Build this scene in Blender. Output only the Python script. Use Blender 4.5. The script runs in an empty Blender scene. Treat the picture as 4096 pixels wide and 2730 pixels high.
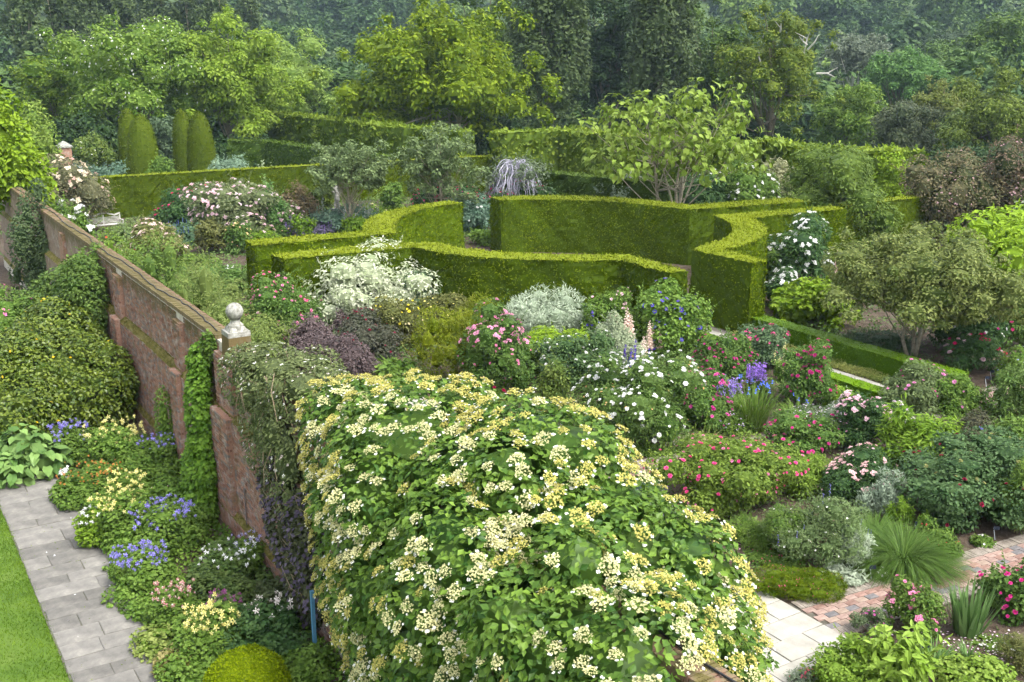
import bpy, math, random
import numpy as np
from mathutils import Vector, Matrix, Euler

sc = bpy.context.scene
col = sc.collection

# ------------------------------------------------------------------ camera
F = 4300.0; TH = math.radians(15.3); H = 12.0          # focal length in photo pixels, downward tilt, eye height
cd = bpy.data.cameras.new('camera'); cam = bpy.data.objects.new('camera', cd); col.objects.link(cam)
cam.location = (0, 0, H); cam.rotation_euler = (math.pi/2 - TH, 0, 0)
cd.sensor_width = 36; cd.lens = 36*F/4096; cd.clip_end = 5000; cd.clip_start = .1
sc.camera = cam
# ------------------------------------------------------------------ sky and sun
SUN_AZ, SUN_EL = math.radians(128), math.radians(58)     # azimuth clockwise from +Y
w = bpy.data.worlds.new('World'); sc.world = w; w.use_nodes = True
nt = w.node_tree; nt.nodes.clear()
sky = nt.nodes.new('ShaderNodeTexSky'); sky.sky_type = 'NISHITA'; sky.sun_disc = False
sky.sun_elevation = SUN_EL; sky.sun_rotation = SUN_AZ; sky.air_density = 1.0; sky.dust_density = 4.0; sky.ozone_density = 1.0
hs = nt.nodes.new('ShaderNodeHueSaturation'); hs.inputs['Saturation'].default_value = .28
bg = nt.nodes.new('ShaderNodeBackground'); bg.inputs['Strength'].default_value = .15
ow = nt.nodes.new('ShaderNodeOutputWorld')
nt.links.new(sky.outputs[0], hs.inputs['Color']); nt.links.new(hs.outputs[0], bg.inputs[0]); nt.links.new(bg.outputs[0], ow.inputs[0])
ld = bpy.data.lights.new('sun', 'SUN'); ld.energy = 1.0; ld.angle = math.radians(24); ld.color = (1, .96, .88)
sun = bpy.data.objects.new('sun', ld); col.objects.link(sun); sun.location = (30, -30, 60)
sd = Vector((math.sin(SUN_AZ)*math.cos(SUN_EL), math.cos(SUN_AZ)*math.cos(SUN_EL), math.sin(SUN_EL)))
sun.rotation_euler = sd.to_track_quat('Z', 'Y').to_euler()
# ------------------------------------------------------------------ exposure and render settings
vs = sc.view_settings; sc.display_settings.display_device = 'sRGB'
vs.view_transform = 'Standard'; vs.look = 'None'; vs.gamma = 1; vs.use_curve_mapping = False; vs.exposure = 1.62
cy = sc.cycles
cy.use_adaptive_sampling = True; cy.adaptive_threshold = .03; cy.use_denoising = True; cy.denoiser = 'OPENIMAGEDENOISE'
cy.max_bounces = 6; cy.diffuse_bounces = 3; cy.glossy_bounces = 2; cy.transmission_bounces = 4; cy.transparent_max_bounces = 4
cy.volume_bounces = 1; cy.caustics_reflective = False; cy.caustics_refractive = False

# ================================================================== helpers
AZ = math.radians(-32)                                     # the garden's walls and paths run along U (away) and V (right)
U = np.array([math.sin(AZ), math.cos(AZ), 0]); V = np.array([math.cos(AZ), -math.sin(AZ), 0])
def W(u, v, z=0.): return U*u + V*v + np.array([0, 0, z])
def ray(x, y):
    a = (x-2048)/F; b = -(y-1365)/F
    return np.array([a, math.cos(TH)+b*math.sin(TH), -math.sin(TH)+b*math.cos(TH)])
def at(x, y, z=0.):                                        # where the sight line through a photo point meets height z
    r = ray(x, y); return np.array([0, 0, H]) + r*((z-H)/r[2])
def atD(x, y, D):
    r = ray(x, y); return np.array([0, 0, H]) + r*(D/r[1])
def terrain(x, y):
    d = np.hypot(x, y)
    z = np.interp(d, [0, 105, 200, 300, 520, 800, 1400, 3000], [0, 0, -7, 0, 30, 66, 90, 95])
    return z + np.where(d > 150, 2.5*np.sin(x*.013+1)*np.cos(y*.011), 0)

VDIR = np.array([0, -.93, .37])                             # towards the eye, roughly
def nz(a): return a/np.maximum(np.linalg.norm(a, axis=-1, keepdims=True), 1e-9)
def rnd_unit(r, n): return nz(r.normal(size=(n, 3)))

class Geo:
    def __init__(s): s.V = []; s.T = []; s.a = []; s.m = []; s.n = 0
    def add(s, Vt, T, var=.5, mi=0):
        Vt = np.asarray(Vt, float).reshape(-1, 3); T = np.asarray(T, int).reshape(-1, 3)
        s.V.append(Vt); s.T.append(T + s.n); s.n += len(Vt)
        s.a.append(np.broadcast_to(np.asarray(var, float), (len(Vt),)).copy()); s.m.append(np.full(len(T), mi))
        return s
    def mesh(s, name, mats, smooth=False):
        Vt = np.concatenate(s.V); T = np.concatenate(s.T); a = np.concatenate(s.a); m = np.concatenate(s.m)
        me = bpy.data.meshes.new(name)
        me.vertices.add(len(Vt)); me.vertices.foreach_set('co', Vt.astype(np.float32).ravel())
        me.loops.add(T.size); me.loops.foreach_set('vertex_index', T.astype(np.int32).ravel())
        me.polygons.add(len(T)); me.polygons.foreach_set('loop_start', np.arange(0, T.size, 3, dtype=np.int32))
        me.polygons.foreach_set('material_index', m.astype(np.int32))
        me.update(calc_edges=True)
        at_ = me.attributes.new('var', 'FLOAT', 'POINT'); at_.data.foreach_set('value', a.astype(np.float32))
        me.shade_smooth() if smooth else me.shade_flat()
        for x in (mats if isinstance(mats, (list, tuple)) else [mats]): me.materials.append(x)
        return me
    def obj(s, name, mats, parent=None, smooth=False, kind=None):
        return link(s.mesh(name, mats, smooth), name, parent, kind)

def link(me, name, parent=None, kind=None, loc=None, rot=None, scale=None):
    o = bpy.data.objects.new(name, me); col.objects.link(o)
    if parent is not None: o.parent = parent
    if kind: o['kind'] = kind
    if loc is not None: o.location = loc
    if rot is not None: o.rotation_euler = rot
    if scale is not None: o.scale = scale if hasattr(scale, '__len__') else (scale,)*3
    return o
LABELS = set()
def tag(o, label, cat, group=None, kind=None):
    o['label'] = label; o['category'] = cat
    if group: o['group'] = group
    if kind: o['kind'] = kind
    return o
def thing(name, label, cat, loc=(0, 0, 0), rotz=0, group=None):
    o = bpy.data.objects.new(name, None); col.objects.link(o); o.empty_display_size = .3
    o.location = tuple(float(t) for t in loc); o.rotation_euler = (0, 0, rotz)
    return tag(o, label, cat, group)
def struct(o): o['kind'] = 'structure'; return o

# ---------------------------------------------------------------- shapes
def leaves(g, r, P, N, D, L, Wd, fold=.12, var=None, mi=0, droop=.0, at_=.45):
    """n folded kite-shaped leaves: base P, face normal N, pointing D"""
    n = len(P); L = np.broadcast_to(L, (n,))[:, None]; Wd = np.broadcast_to(Wd, (n,))[:, None]
    D = nz(D - N*np.sum(D*N, 1, keepdims=True)); S = np.cross(D, N)
    mid = P + D*L*at_
    Vt = np.stack([P, mid+S*Wd/2+N*Wd*fold, P+D*L-N*L*droop, mid-S*Wd/2+N*Wd*fold], 1).reshape(-1, 3)
    b = np.arange(n)[:, None]*4
    T = np.stack([b+[0, 1, 2], b+[0, 2, 3]], 1).reshape(-1, 3)
    if var is None: var = r.random(n)
    g.add(Vt, T, np.repeat(var, 4), mi)
def bigleaves(g, r, P, N, D, L, Wd, var=None, mi=0, droop=.15):
    """heart-shaped leaves of six faces"""
    n = len(P); L = np.broadcast_to(L, (n,))[:, None]; Wd = np.broadcast_to(Wd, (n,))[:, None]
    D = nz(D - N*np.sum(D*N, 1, keepdims=True)); S = np.cross(D, N)
    def p(a, b, c): return P + D*L*a + S*Wd*b + N*L*c
    Vt = np.stack([p(0, 0, -.02), p(-.05, .33, .06), p(.35, .5, .07), p(.72, .3, .0), p(1, 0, -droop), p(.72, -.3, .0), p(.35, -.5, .07), p(-.05, -.33, .06), p(.5, 0, -.03)], 1).reshape(-1, 3)
    b = np.arange(n)[:, None]*9
    T = np.stack([b+[i, (i+1) % 8, 8] for i in range(8)], 1).reshape(-1, 3)
    if var is None: var = r.random(n)
    g.add(Vt, T, np.repeat(var, 9), mi)
def blades(g, r, P, D, L, Wd, bend=.6, var=None, mi=0, seg=3):
    """grass or iris blades: start P, rise along D, bend over outward"""
    n = len(P); L = np.broadcast_to(L, (n,))[:, None]; Wd = np.broadcast_to(Wd, (n,))[:, None]; bend = np.broadcast_to(bend, (n,))[:, None]
    out = D.copy(); out[:, 2] = 0; out = nz(out + 1e-4); S = nz(np.cross(D, np.array([0, 0, 1.])+1e-3))
    rows = []
    for k in range(seg+1):
        t = k/seg; c = P + D*L*t + (out*.55 - np.array([0, 0, .75]))*L*bend*t*t
        wd = Wd*(1-t**2)*.5 + Wd*.04
        if k < seg: rows += [c-S*wd, c+S*wd]
        else: rows += [c]
    Vt = np.stack(rows, 1); m = Vt.shape[1]; b = np.arange(n)[:, None]*m; T = []
    for k in range(seg-1): T += [b+[2*k, 2*k+1, 2*k+3], b+[2*k, 2*k+3, 2*k+2]]
    T += [b+[2*seg-2, 2*seg-1, 2*seg]]
    if var is None: var = r.random(n)
    g.add(Vt.reshape(-1, 3), np.stack(T, 1).reshape(-1, 3), np.repeat(var, m), mi)
def tube(g, pts, rad, sides=6, var=.5, mi=0, cap=True):
    pts = np.asarray(pts, float); n = len(pts); rad = np.broadcast_to(rad, (n,)); rings = []
    tg = nz(np.gradient(pts, axis=0)); ref = np.array([.31, .17, .93])
    for i in range(n):
        a = nz(np.cross(tg[i], ref if abs(np.dot(tg[i], ref)) < .95 else np.array([1., 0, 0]))); b = np.cross(tg[i], a)
        th = np.arange(sides)*2*math.pi/sides
        rings.append(pts[i] + rad[i]*(np.cos(th)[:, None]*a + np.sin(th)[:, None]*b))
    T = []
    for i in range(n-1):
        for k in range(sides):
            p, q = i*sides+k, i*sides+(k+1) % sides
            T += [(p, q, q+sides), (p, q+sides, p+sides)]
    if cap:
        for k in range(1, sides-1): T += [(0, k+1, k), ((n-1)*sides, (n-1)*sides+k, (n-1)*sides+k+1)]
    g.add(np.concatenate(rings), T, var, mi)
def box(g, c, s, rz=0., var=.5, mi=0, taper=1., j=0.):
    x, y, z = np.asarray(s)/2
    p = np.array([[-x, -y, -z], [x, -y, -z], [x, y, -z], [-x, y, -z], [-x*taper, -y*taper, z], [x*taper, -y*taper, z], [x*taper, y*taper, z], [-x*taper, y*taper, z]])
    cz, sz = math.cos(rz), math.sin(rz); p = p @ np.array([[cz, sz, 0], [-sz, cz, 0], [0, 0, 1]]) + np.asarray(c)
    g.add(p, BOXT, var, mi)
BOXT = [(0, 2, 1), (0, 3, 2), (4, 5, 6), (4, 6, 7), (0, 1, 5), (0, 5, 4), (1, 2, 6), (1, 6, 5), (2, 3, 7), (2, 7, 6), (3, 0, 4), (3, 4, 7)]
def lathe(g, prof, c=(0, 0, 0), sides=16, var=.5, mi=0):
    th = np.arange(sides)*2*math.pi/sides; n = len(prof)
    Vt = np.concatenate([np.stack([r_*np.cos(th), r_*np.sin(th), np.full(sides, z_)], 1) for r_, z_ in prof]) + np.asarray(c)
    T = []
    for i in range(n-1):
        for k in range(sides):
            p, q = i*sides+k, i*sides+(k+1) % sides
            T += [(p, q, q+sides), (p, q+sides, p+sides)]
    g.add(Vt, T, var, mi)
def ball(g, c, rad, lat=6, lon=9, jit=0., r=None, var=.5, mi=0):
    rad = np.broadcast_to(np.asarray(rad, float), (3,)); Vt = [[0, 0, 1]]
    for i in range(1, lat):
        p = math.pi*i/lat
        for k in range(lon): a = 2*math.pi*k/lon; Vt.append([math.sin(p)*math.cos(a), math.sin(p)*math.sin(a), math.cos(p)])
    Vt.append([0, 0, -1]); Vt = np.array(Vt)
    if r is not None: Vt *= 1 + jit*r.normal(size=(len(Vt), 1))
    T = [(0, 1+k, 1+(k+1) % lon) for k in range(lon)]
    for i in range(lat-2):
        for k in range(lon):
            p, q = 1+i*lon+k, 1+i*lon+(k+1) % lon; T += [(p, p+lon, q+lon), (p, q+lon, q)]
    e = len(Vt)-1; T += [(e, 1+(lat-2)*lon+(k+1) % lon, 1+(lat-2)*lon+k) for k in range(lon)]
    g.add(Vt*rad + np.asarray(c), T, var, mi)

# ---------------------------------------------------------------- foliage over a union of ellipsoids
def clumps(r, w_, d_, h_, m=14, cr=.42, zc=.46, zr=.54, lo=-.75, push=.64):
    k = np.arange(m)+.5; z = 1-(1-lo)*k/m; th = k*2.39996 + r.random()*6
    D = np.stack([np.sqrt(np.maximum(0, 1-z*z))*np.cos(th), np.sqrt(np.maximum(0, 1-z*z))*np.sin(th), z], 1) + r.normal(size=(m, 3))*.13
    R = np.array([w_/2, d_/2, h_*zr]); c = np.array([0, 0, h_*zc]) + D*R*(push + .24*r.normal(size=(m, 1)).clip(-1.3, 1.1))
    rr = cr*(.65+.7*r.random((m, 1)))*R*np.array([1, 1, 1])
    return np.concatenate([c, rr], 1)
def surface(r, E, n, thick=.28, inside=.78, zmin=.02, up=.0):
    """n points on the skin of a union of ellipsoids, their outward normals and how exposed they are"""
    C, R = E[:, :3], E[:, 3:]; wt = (R[:, 0]*R[:, 1]+R[:, 0]*R[:, 2]+R[:, 1]*R[:, 2]); wt = wt/wt.sum()
    OV = np.all(np.abs(C[:, None]-C[None]) < R[:, None]*1.05+R[None], 2); np.fill_diagonal(OV, False)
    Ps, Ns = [], []; got = 0
    for _ in range(8):
        k = r.choice(len(E), size=int(n*1.5)+20, p=wt); s = rnd_unit(r, len(k)); s[:, 2] += up*r.random(len(k)); s = nz(s)
        P = C[k] + s*R[k]*(1.03 - thick*r.random((len(k), 1))**2); ok = P[:, 2] > zmin
        order = np.argsort(k, kind='stable'); ks = k[order]; st = np.searchsorted(ks, np.arange(len(E)+1))
        for j in range(len(E)):                            # test the points of each lump against its neighbours only
            ii = order[st[j]:st[j+1]]
            if not len(ii): continue
            nb = OV[j]; q = (P[ii][:, None]-C[nb][None])/R[nb][None]; ok[ii] &= ~((q*q).sum(2) < inside**2).any(1)
        P, N = P[ok], nz(s[ok]/R[k[ok]]); Ps.append(P); Ns.append(N); got += len(P)
        if got >= n: break
    return np.concatenate(Ps)[:n], np.concatenate(Ns)[:n]
def leafdirs(r, N, up=.5, jit=.6, droop=.35):
    n = len(N); Nn = nz(N*.6 + np.array([0, 0, up]) + r.normal(size=(n, 3))*jit*.6)
    D = nz(N*.7 + r.normal(size=(n, 3))*.7 - np.array([0, 0, droop])); return Nn, D
def foliage(g, r, E, n, L, Wd=None, up=.5, jit=.6, droop=.35, fold=.12, thick=.22, core=.68, mi=0, big=False, zmin=.02, inside=.84, vr=(0, 1), vdir=None):
    vdir = VDIR if vdir is None else vdir; n = int(n*.86); L = L*1.05; Wd = Wd*1.05 if Wd else None
    if core:                                               # lumpy inner masses of leaves so that the sky does not show straight through
        for e in E: ball(g, e[:3], np.maximum(e[3:]*core, .01), 3, 5, .1, r, r.random()*.5, mi)
    P, N = surface(r, E, int(n*1.25), thick, inside, zmin)
    ok = (N@vdir > -.3) | (r.random(len(P)) < .4); P, N = P[ok][:n], N[ok][:n]      # leaf out the far side more thinly
    Nn, D = leafdirs(r, N, up, jit, droop); Ls = L*(.65+.7*r.random(len(P))); Wd = (Wd or L*.55)/L
    var = np.clip(.5+.5*np.sin(P@np.array([5.1, 4.3, 6.2])/max(.3, L*7)+3*r.random())*.5 + r.normal(size=len(P))*.22, 0, 1)*(vr[1]-vr[0])+vr[0]
    (bigleaves if big else leaves)(g, r, P, Nn, D, Ls, Ls*Wd, var=var, mi=mi, **({} if big else dict(fold=fold)))
    return P, N

# ---------------------------------------------------------------- materials
MATS = {}
def newmat(name):
    m = bpy.data.materials.new(name); m.use_nodes = True; n = m.node_tree; n.nodes.clear()
    out = n.nodes.new('ShaderNodeOutputMaterial'); return m, n, out
def leafmat(c1, c2, tr=.22, rough=.5, spec=.25, obj=.12):
    key = ('leaf', c1, c2, tr, rough, spec)
    spec *= .5
    if key in MATS: return MATS[key]
    m, n, out = newmat('leaf'); A = n.nodes.new
    def vivid(c): l = .3*c[0]+.6*c[1]+.1*c[2]; return tuple(min(.95, max(.002, (l+(t-l)*1.08)*(1.02 if l < .35 else 1))) for t in c)
    c1, c2 = vivid(c1), vivid(c2)
    at_ = A('ShaderNodeAttribute'); at_.attribute_name = 'var'
    mx = A('ShaderNodeMix'); mx.data_type = 'RGBA'; mx.inputs[6].default_value = (*c1, 1); mx.inputs[7].default_value = (*c2, 1)
    n.links.new(at_.outputs['Fac'], mx.inputs[0])
    oi = A('ShaderNodeObjectInfo'); mr = A('ShaderNodeMapRange'); mr.inputs[3].default_value = 1-obj; mr.inputs[4].default_value = 1+obj
    n.links.new(oi.outputs['Random'], mr.inputs[0])
    vm = A('ShaderNodeVectorMath'); vm.operation = 'SCALE'; n.links.new(mx.outputs[2], vm.inputs[0]); n.links.new(mr.outputs[0], vm.inputs['Scale'])
    p = A('ShaderNodeBsdfPrincipled'); p.inputs['Roughness'].default_value = rough; p.inputs['Specular IOR Level'].default_value = spec
    n.links.new(vm.outputs[0], p.inputs['Base Color'])
    t = A('ShaderNodeBsdfTranslucent'); n.links.new(vm.outputs[0], t.inputs[0])
    ms = A('ShaderNodeMixShader'); ms.inputs[0].default_value = tr
    n.links.new(p.outputs[0], ms.inputs[1]); n.links.new(t.outputs[0], ms.inputs[2]); n.links.new(ms.outputs[0], out.inputs[0])
    MATS[key] = m; return m
def noisemat(name, cols, scale=4., detail=6., rough=.85, bump=.3, bscale=30., spec=.2, objv=0., stops=None, bdist=.02):
    """procedural surface: colours blended by noise in object space, fine relief from a second noise"""
    key = (name,)
    if key in MATS: return MATS[key]
    m, n, out = newmat(name); A = n.nodes.new
    tc = A('ShaderNodeTexCoord'); no = A('ShaderNodeTexNoise'); no.inputs['Scale'].default_value = scale; no.inputs['Detail'].default_value = detail; no.inputs['Roughness'].default_value = .65
    n.links.new(tc.outputs['Object'], no.inputs['Vector'])
    cr = A('ShaderNodeValToRGB'); els = cr.color_ramp.elements; k = len(cols)
    stops = stops or [.3+.4*i/(k-1) for i in range(k)]
    for i, c in enumerate(cols):
        e = els[i] if i < 2 else els.new(stops[i]); e.position = stops[i]; e.color = (*c, 1)
    n.links.new(no.outputs[0], cr.inputs[0]); last = cr.outputs[0]
    if objv:
        oi = A('ShaderNodeObjectInfo'); hsv = A('ShaderNodeHueSaturation'); mr = A('ShaderNodeMapRange'); mr.inputs[3].default_value = 1-objv; mr.inputs[4].default_value = 1+objv
        n.links.new(oi.outputs['Random'], mr.inputs[0]); n.links.new(mr.outputs[0], hsv.inputs['Value']); n.links.new(last, hsv.inputs['Color']); last = hsv.outputs[0]
    p = A('ShaderNodeBsdfPrincipled'); p.inputs['Roughness'].default_value = rough; p.inputs['Specular IOR Level'].default_value = spec
    n.links.new(last, p.inputs['Base Color'])
    n2 = A('ShaderNodeTexNoise'); n2.inputs['Scale'].default_value = bscale; n2.inputs['Detail'].default_value = 5
    n.links.new(tc.outputs['Object'], n2.inputs['Vector'])
    b = A('ShaderNodeBump'); b.inputs['Strength'].default_value = bump; b.inputs['Distance'].default_value = bdist
    n.links.new(n2.outputs[0], b.inputs['Height']); n.links.new(b.outputs[0], p.inputs['Normal']); n.links.new(p.outputs[0], out.inputs[0])
    MATS[key] = m; return m
def plain(name, c, rough=.6, spec=.3, metal=0.):
    key = ('plain', name)
    if key in MATS: return MATS[key]
    m, n, out = newmat(name); p = n.nodes.new('ShaderNodeBsdfPrincipled'); tc = n.nodes.new('ShaderNodeTexCoord'); no = n.nodes.new('ShaderNodeTexNoise')
    no.inputs['Scale'].default_value = 18; n.links.new(tc.outputs['Object'], no.inputs['Vector'])
    mx = n.nodes.new('ShaderNodeMix'); mx.data_type = 'RGBA'; mx.inputs[6].default_value = (*[t*.75 for t in c], 1); mx.inputs[7].default_value = (*[min(1, t*1.15) for t in c], 1)
    n.links.new(no.outputs[0], mx.inputs[0]); n.links.new(mx.outputs[2], p.inputs['Base Color'])
    p.inputs['Roughness'].default_value = rough; p.inputs['Specular IOR Level'].default_value = spec; p.inputs['Metallic'].default_value = metal
    n.links.new(p.outputs[0], out.inputs[0]); MATS[key] = m; return m
BARK = noisemat('bark', [(.06, .05, .035), (.13, .11, .08), (.2, .18, .14)], 9, bump=.6)
BARKL = noisemat('pale_bark', [(.16, .14, .1), (.27, .24, .17), (.36, .33, .26)], 9, bump=.5)
STEM = leafmat((.06, .1, .03), (.12, .16, .05), .0)
TWIG = noisemat('twig', [(.12, .09, .06), (.25, .19, .13)], 30, bump=.2)
SOIL = noisemat('soil', [(.045, .032, .022), (.085, .062, .044), (.13, .1, .075)], 3., 10, bump=.9, bscale=26, bdist=.05)
STONE = noisemat('weathered_stone', [(.09, .09, .07), (.2, .195, .165), (.33, .325, .29), (.46, .455, .42)], 9, 9, bump=.5, stops=[.28, .42, .55, .68])

# ================================================================== ground
def grid_mesh(name, mat, pts, nx, ny):
    T = []
    for j in range(ny-1):
        for i in range(nx-1):
            a = j*nx+i; T += [(a, a+1, a+nx+1), (a, a+nx+1, a+nx)]
    g = Geo().add(pts, T); return g.obj(name, mat, smooth=True)
_rr = np.concatenate([np.linspace(0.5, 120, 26), np.geomspace(130, 3000, 46)]); _aa = np.linspace(0, 2*math.pi, 97)
_P = np.array([(r_*math.sin(a), r_*math.cos(a), 0) for r_ in _rr for a in _aa]); _P[:, 2] = terrain(_P[:, 0], _P[:, 1]) - .06
MEADOW = noisemat('meadow', [(.03, .06, .015), (.06, .1, .025), (.09, .13, .04)], .8, 8, bump=.5, bscale=9)
struct(grid_mesh('ground', MEADOW, _P, 97, len(_rr)))
def sheet(name, mat, u0, u1, v0, v1, z, n=2):
    P = np.array([W(u, v, z) for v in np.linspace(v0, v1, n) for u in np.linspace(u0, u1, n)])
    return grid_mesh(name, mat, P, n, n)
_r = np.random.default_rng(1)
P = np.array([W(u, v, 0) for v in np.linspace(7.8, 62, 70) for u in np.linspace(4, 84, 90)])
P[:, 2] = -.01 + .03*np.sin(P[:, 0]*2.1)*np.sin(P[:, 1]*1.7) + _r.normal(size=len(P))*.012
struct(grid_mesh('rose_garden_soil', SOIL, P, 90, 70))
P = np.array([W(u, v, 0) for v in np.linspace(4.3, 7.7, 14) for u in np.linspace(6, 70, 128)]); P[:, 2] = .0 + _r.normal(size=len(P))*.012
struct(grid_mesh('border_soil', SOIL, P, 128, 14))
LAWN = noisemat('lawn_turf', [(.05, .1, .012), (.075, .135, .016), (.11, .17, .03)], 1.2, 6, bump=.3, bscale=60)
struct(sheet('lawn', LAWN, 4, 60, -30, 2.49, 0.0))
r = np.random.default_rng(2); n = 34000; g = Geo()
uu = 14+18*r.random(n); vv = 2.54-3.4*r.random(n)**1.5 + .03*r.normal(size=n) + .03*np.sin(uu*2.3)*np.sin(uu*.7); P = np.array([W(a, b, .0) for a, b in zip(uu, vv)])
D = nz(r.normal(size=(n, 3))*.5+np.array([0, 0, 1.])); L = .035+.03*r.random(n); S = nz(np.cross(D, r.normal(size=(n, 3))))
Vt = np.stack([P-S*.009, P+S*.009, P+D*L[:, None]], 1).reshape(-1, 3)
g.add(Vt, np.arange(3*n).reshape(-1, 3), np.repeat(np.clip(r.random(n)*.5+.25+.3*np.sin(uu*3+vv*2), 0, 1), 3))
o = g.obj('lawn_grass', leafmat((.06, .12, .012), (.14, .22, .03), .2), kind='stuff'); tag(o, 'short bright green mown grass of the lawn at lower left', 'grass')

# ================================================================== paths
FLAG = noisemat('flagstone', [(.095, .091, .084), (.16, .153, .14), (.195, .186, .168), (.28, .268, .235)], 2.2, 10, bump=.25, bscale=40, objv=.24, stops=[.25, .45, .56, .72])
PALE = noisemat('pale_flagstone', [(.27, .255, .22), (.36, .345, .3), (.42, .405, .36)], 1.6, 9, bump=.2, bscale=40, objv=.09)
JOINT = noisemat('sand_joint', [(.06, .055, .045), (.13, .12, .09)], 8, bump=.5)
MOSSJ = noisemat('mossy_joint', [(.08, .078, .06), (.15, .143, .11)], 8, bump=.5)
def slab(parent, name, mat, u0, u1, v0, v1, z, r, th=.06, gap=.008, bev=.012):
    """one stone: top face with slightly broken corners and bevelled edge"""
    c = np.array([(u0+u1)/2, (v0+v1)/2]); hu, hv = (u1-u0)/2-gap, (v1-v0)/2-gap; q = []
    for (a, b) in ((-1, -1), (1, -1), (1, 1), (-1, 1)):
        q.append((a*hu + r.normal()*.006, b*hv + r.normal()*.006))
    tilt = r.normal(size=2)*.003; g = Geo(); Vt = []
    for s, zz in ((1., -th), (1., -bev*.7), ('b', 0)):
        for a, b in q:
            if s == 'b': a, b = a-np.sign(a)*bev, b-np.sign(b)*bev
            Vt.append(U*a+V*b+np.array([0, 0, zz+tilt[0]*a+tilt[1]*b]))
    T = [(8, 9, 10), (8, 10, 11)]
    for k in (0, 4):
        for i in range(4): j = (i+1) % 4; T += [(k+i, k+j, k+4+j), (k+i, k+4+j, k+4+i)]
    g.add(Vt, T); o = g.obj(name, mat, parent); o.location = W(c[0], c[1], z+r.normal()*.003); return o
r = np.random.default_rng(3)
base = struct(sheet('flagstone_path', MOSSJ, 9, 33.2, 2.49, 4.46, .012)); u = 12.0; k = 0
while u < 32.9:
    du = .45+.32*r.random(); cut = 2.5+1.95*[.32, .62, .45, .7, .38, .55][k % 6]+.1*r.normal(); e0, e1 = 2.5+.02*r.normal(), 4.45+.03*r.normal()
    slab(base, 'flagstone', FLAG, u, u+du, e0, cut, .032, r); slab(base, 'flagstone', FLAG, u, u+du, cut, e1, .032, r); u += du; k += 1
base = struct(sheet('stone_path', JOINT, 7, 34, 13.3, 16.64, .012)); u = 8.5; k = 0
while u < 23.5:
    du = .62+.3*r.random(); cs = sorted([13.3, 16.64]+[13.3+3.34*t for t in ([.3, .62] if k % 2 else [.22, .5, .8])])
    for a, b in zip(cs, cs[1:]): slab(base, 'flagstone', PALE, u, u+du, a, b, .034, r)
    u += du; k += 1
while u < 33.5:
    slab(base, 'flagstone', PALE, u, u+.9, 13.3, 14.9, .034, r); slab(base, 'flagstone', PALE, u, u+.9, 14.9, 16.64, .034, r); u += .9
# brick paths: bricks laid flat in pairs, grey tiles on edge along both sides
BRK = [noisemat('paver_'+n_, c_, 6, 7, bump=.3, objv=.12) for n_, c_ in (('red', [(.16, .095, .075), (.25, .155, .125), (.32, .22, .18)]), ('pink', [(.21, .14, .115), (.3, .21, .175), (.36, .27, .23)]), ('blue', [(.1, .1, .105), (.16, .15, .15), (.22, .2, .195)]), ('buff', [(.24, .175, .135), (.32, .24, .19), (.38, .3, .24)]))]
TILE = noisemat('edge_tile', [(.16, .135, .11), (.27, .235, .195), (.36, .32, .27)], 5, 6, bump=.4)
def brick_path(name, uc, wid, v0, v1, slope, seed, near):
    r = np.random.default_rng(seed); g = Geo()
    q = [W(uc+slope*(v_-v0)+s*wid/2, v_, .006) for v_ in (v0, v1) for s in (-1, 1)]
    base = struct(Geo().add(q, [(0, 2, 1), (1, 2, 3)]).obj(name, JOINT)); rz = math.atan2(*(V+slope*U)[:2][::-1])
    me = Geo(); box(me, (0, 0, 0), (.292, .176, .05), taper=.975); meshes = [me.mesh('paver', m_) for m_ in BRK]
    edge = .34; n_ind = 0; rest = [Geo() for _ in BRK]; nrow = int((wid-2*edge)/.186); cells = []
    ax = nz(V+slope*U); bx = np.array([-ax[1], ax[0], 0])
    length = (v1-v0)*math.sqrt(1+slope**2)
    for i in range(nrow):
        for k in range(int(length/.302)):
            s = (k+.5+(.5 if i % 2 else 0))*.302; t = (i-(nrow-1)/2)*.186; cells.append((s, t))
    cells.sort()
    for s, t in cells:
        m_ = r.choice(4, p=[.36, .34, .14, .16]); p = W(uc, v0)+ax*s+bx*t; zz = .012+r.normal()*.003; rz_ = math.atan2(ax[1], ax[0])+r.normal()*.012
        if n_ind < near and s > .1:
            link(meshes[m_], 'brick', base, loc=(p[0], p[1], zz), rot=(r.normal()*.01, r.normal()*.01, rz_)); n_ind += 1
        else: box(rest[m_], (p[0], p[1], zz), (.292, .176, .05), rz_, taper=.975)
    for m_, g_ in zip(BRK, rest):
        if g_.n: g_.obj('bricks', m_, base, kind='stuff')
    for side in (-1, 1):                                 # tiles on edge
        for k in range(int(length/.052)):
            p = W(uc, v0)+ax*(k+.5)*.052+bx*side*(wid/2-edge/2)
            box(g, (p[0], p[1], .016+r.normal()*.004), (.042, edge-.02, .05), math.atan2(ax[1], ax[0])+r.normal()*.02, var=r.random())
    g.obj('edge_tiles', TILE, base, kind='stuff'); return base
brick_path('brick_path', 14.23, 1.62, 16.66, 31, -.085, 5, 300)
brick_path('brick_cross_path', 23.05, 1.45, 16.66, 37, -.075, 6, 300)
struct(sheet('rondel_path', noisemat('trodden_earth', [(.16, .14, .12), (.24, .22, .19)], 5, bump=.4), 33, 60, 29.2, 32.0, .02))
base = struct(sheet('hedged_path', JOINT, 23.7, 35.5, 29.95, 31.6, .012)); u = 23.9
while u < 35:
    slab(base, 'flagstone', PALE, u, u+.85, 30.0, 30.8, .034, r); slab(base, 'flagstone', PALE, u, u+.85, 30.8, 31.55, .034, r); u += .85

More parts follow.
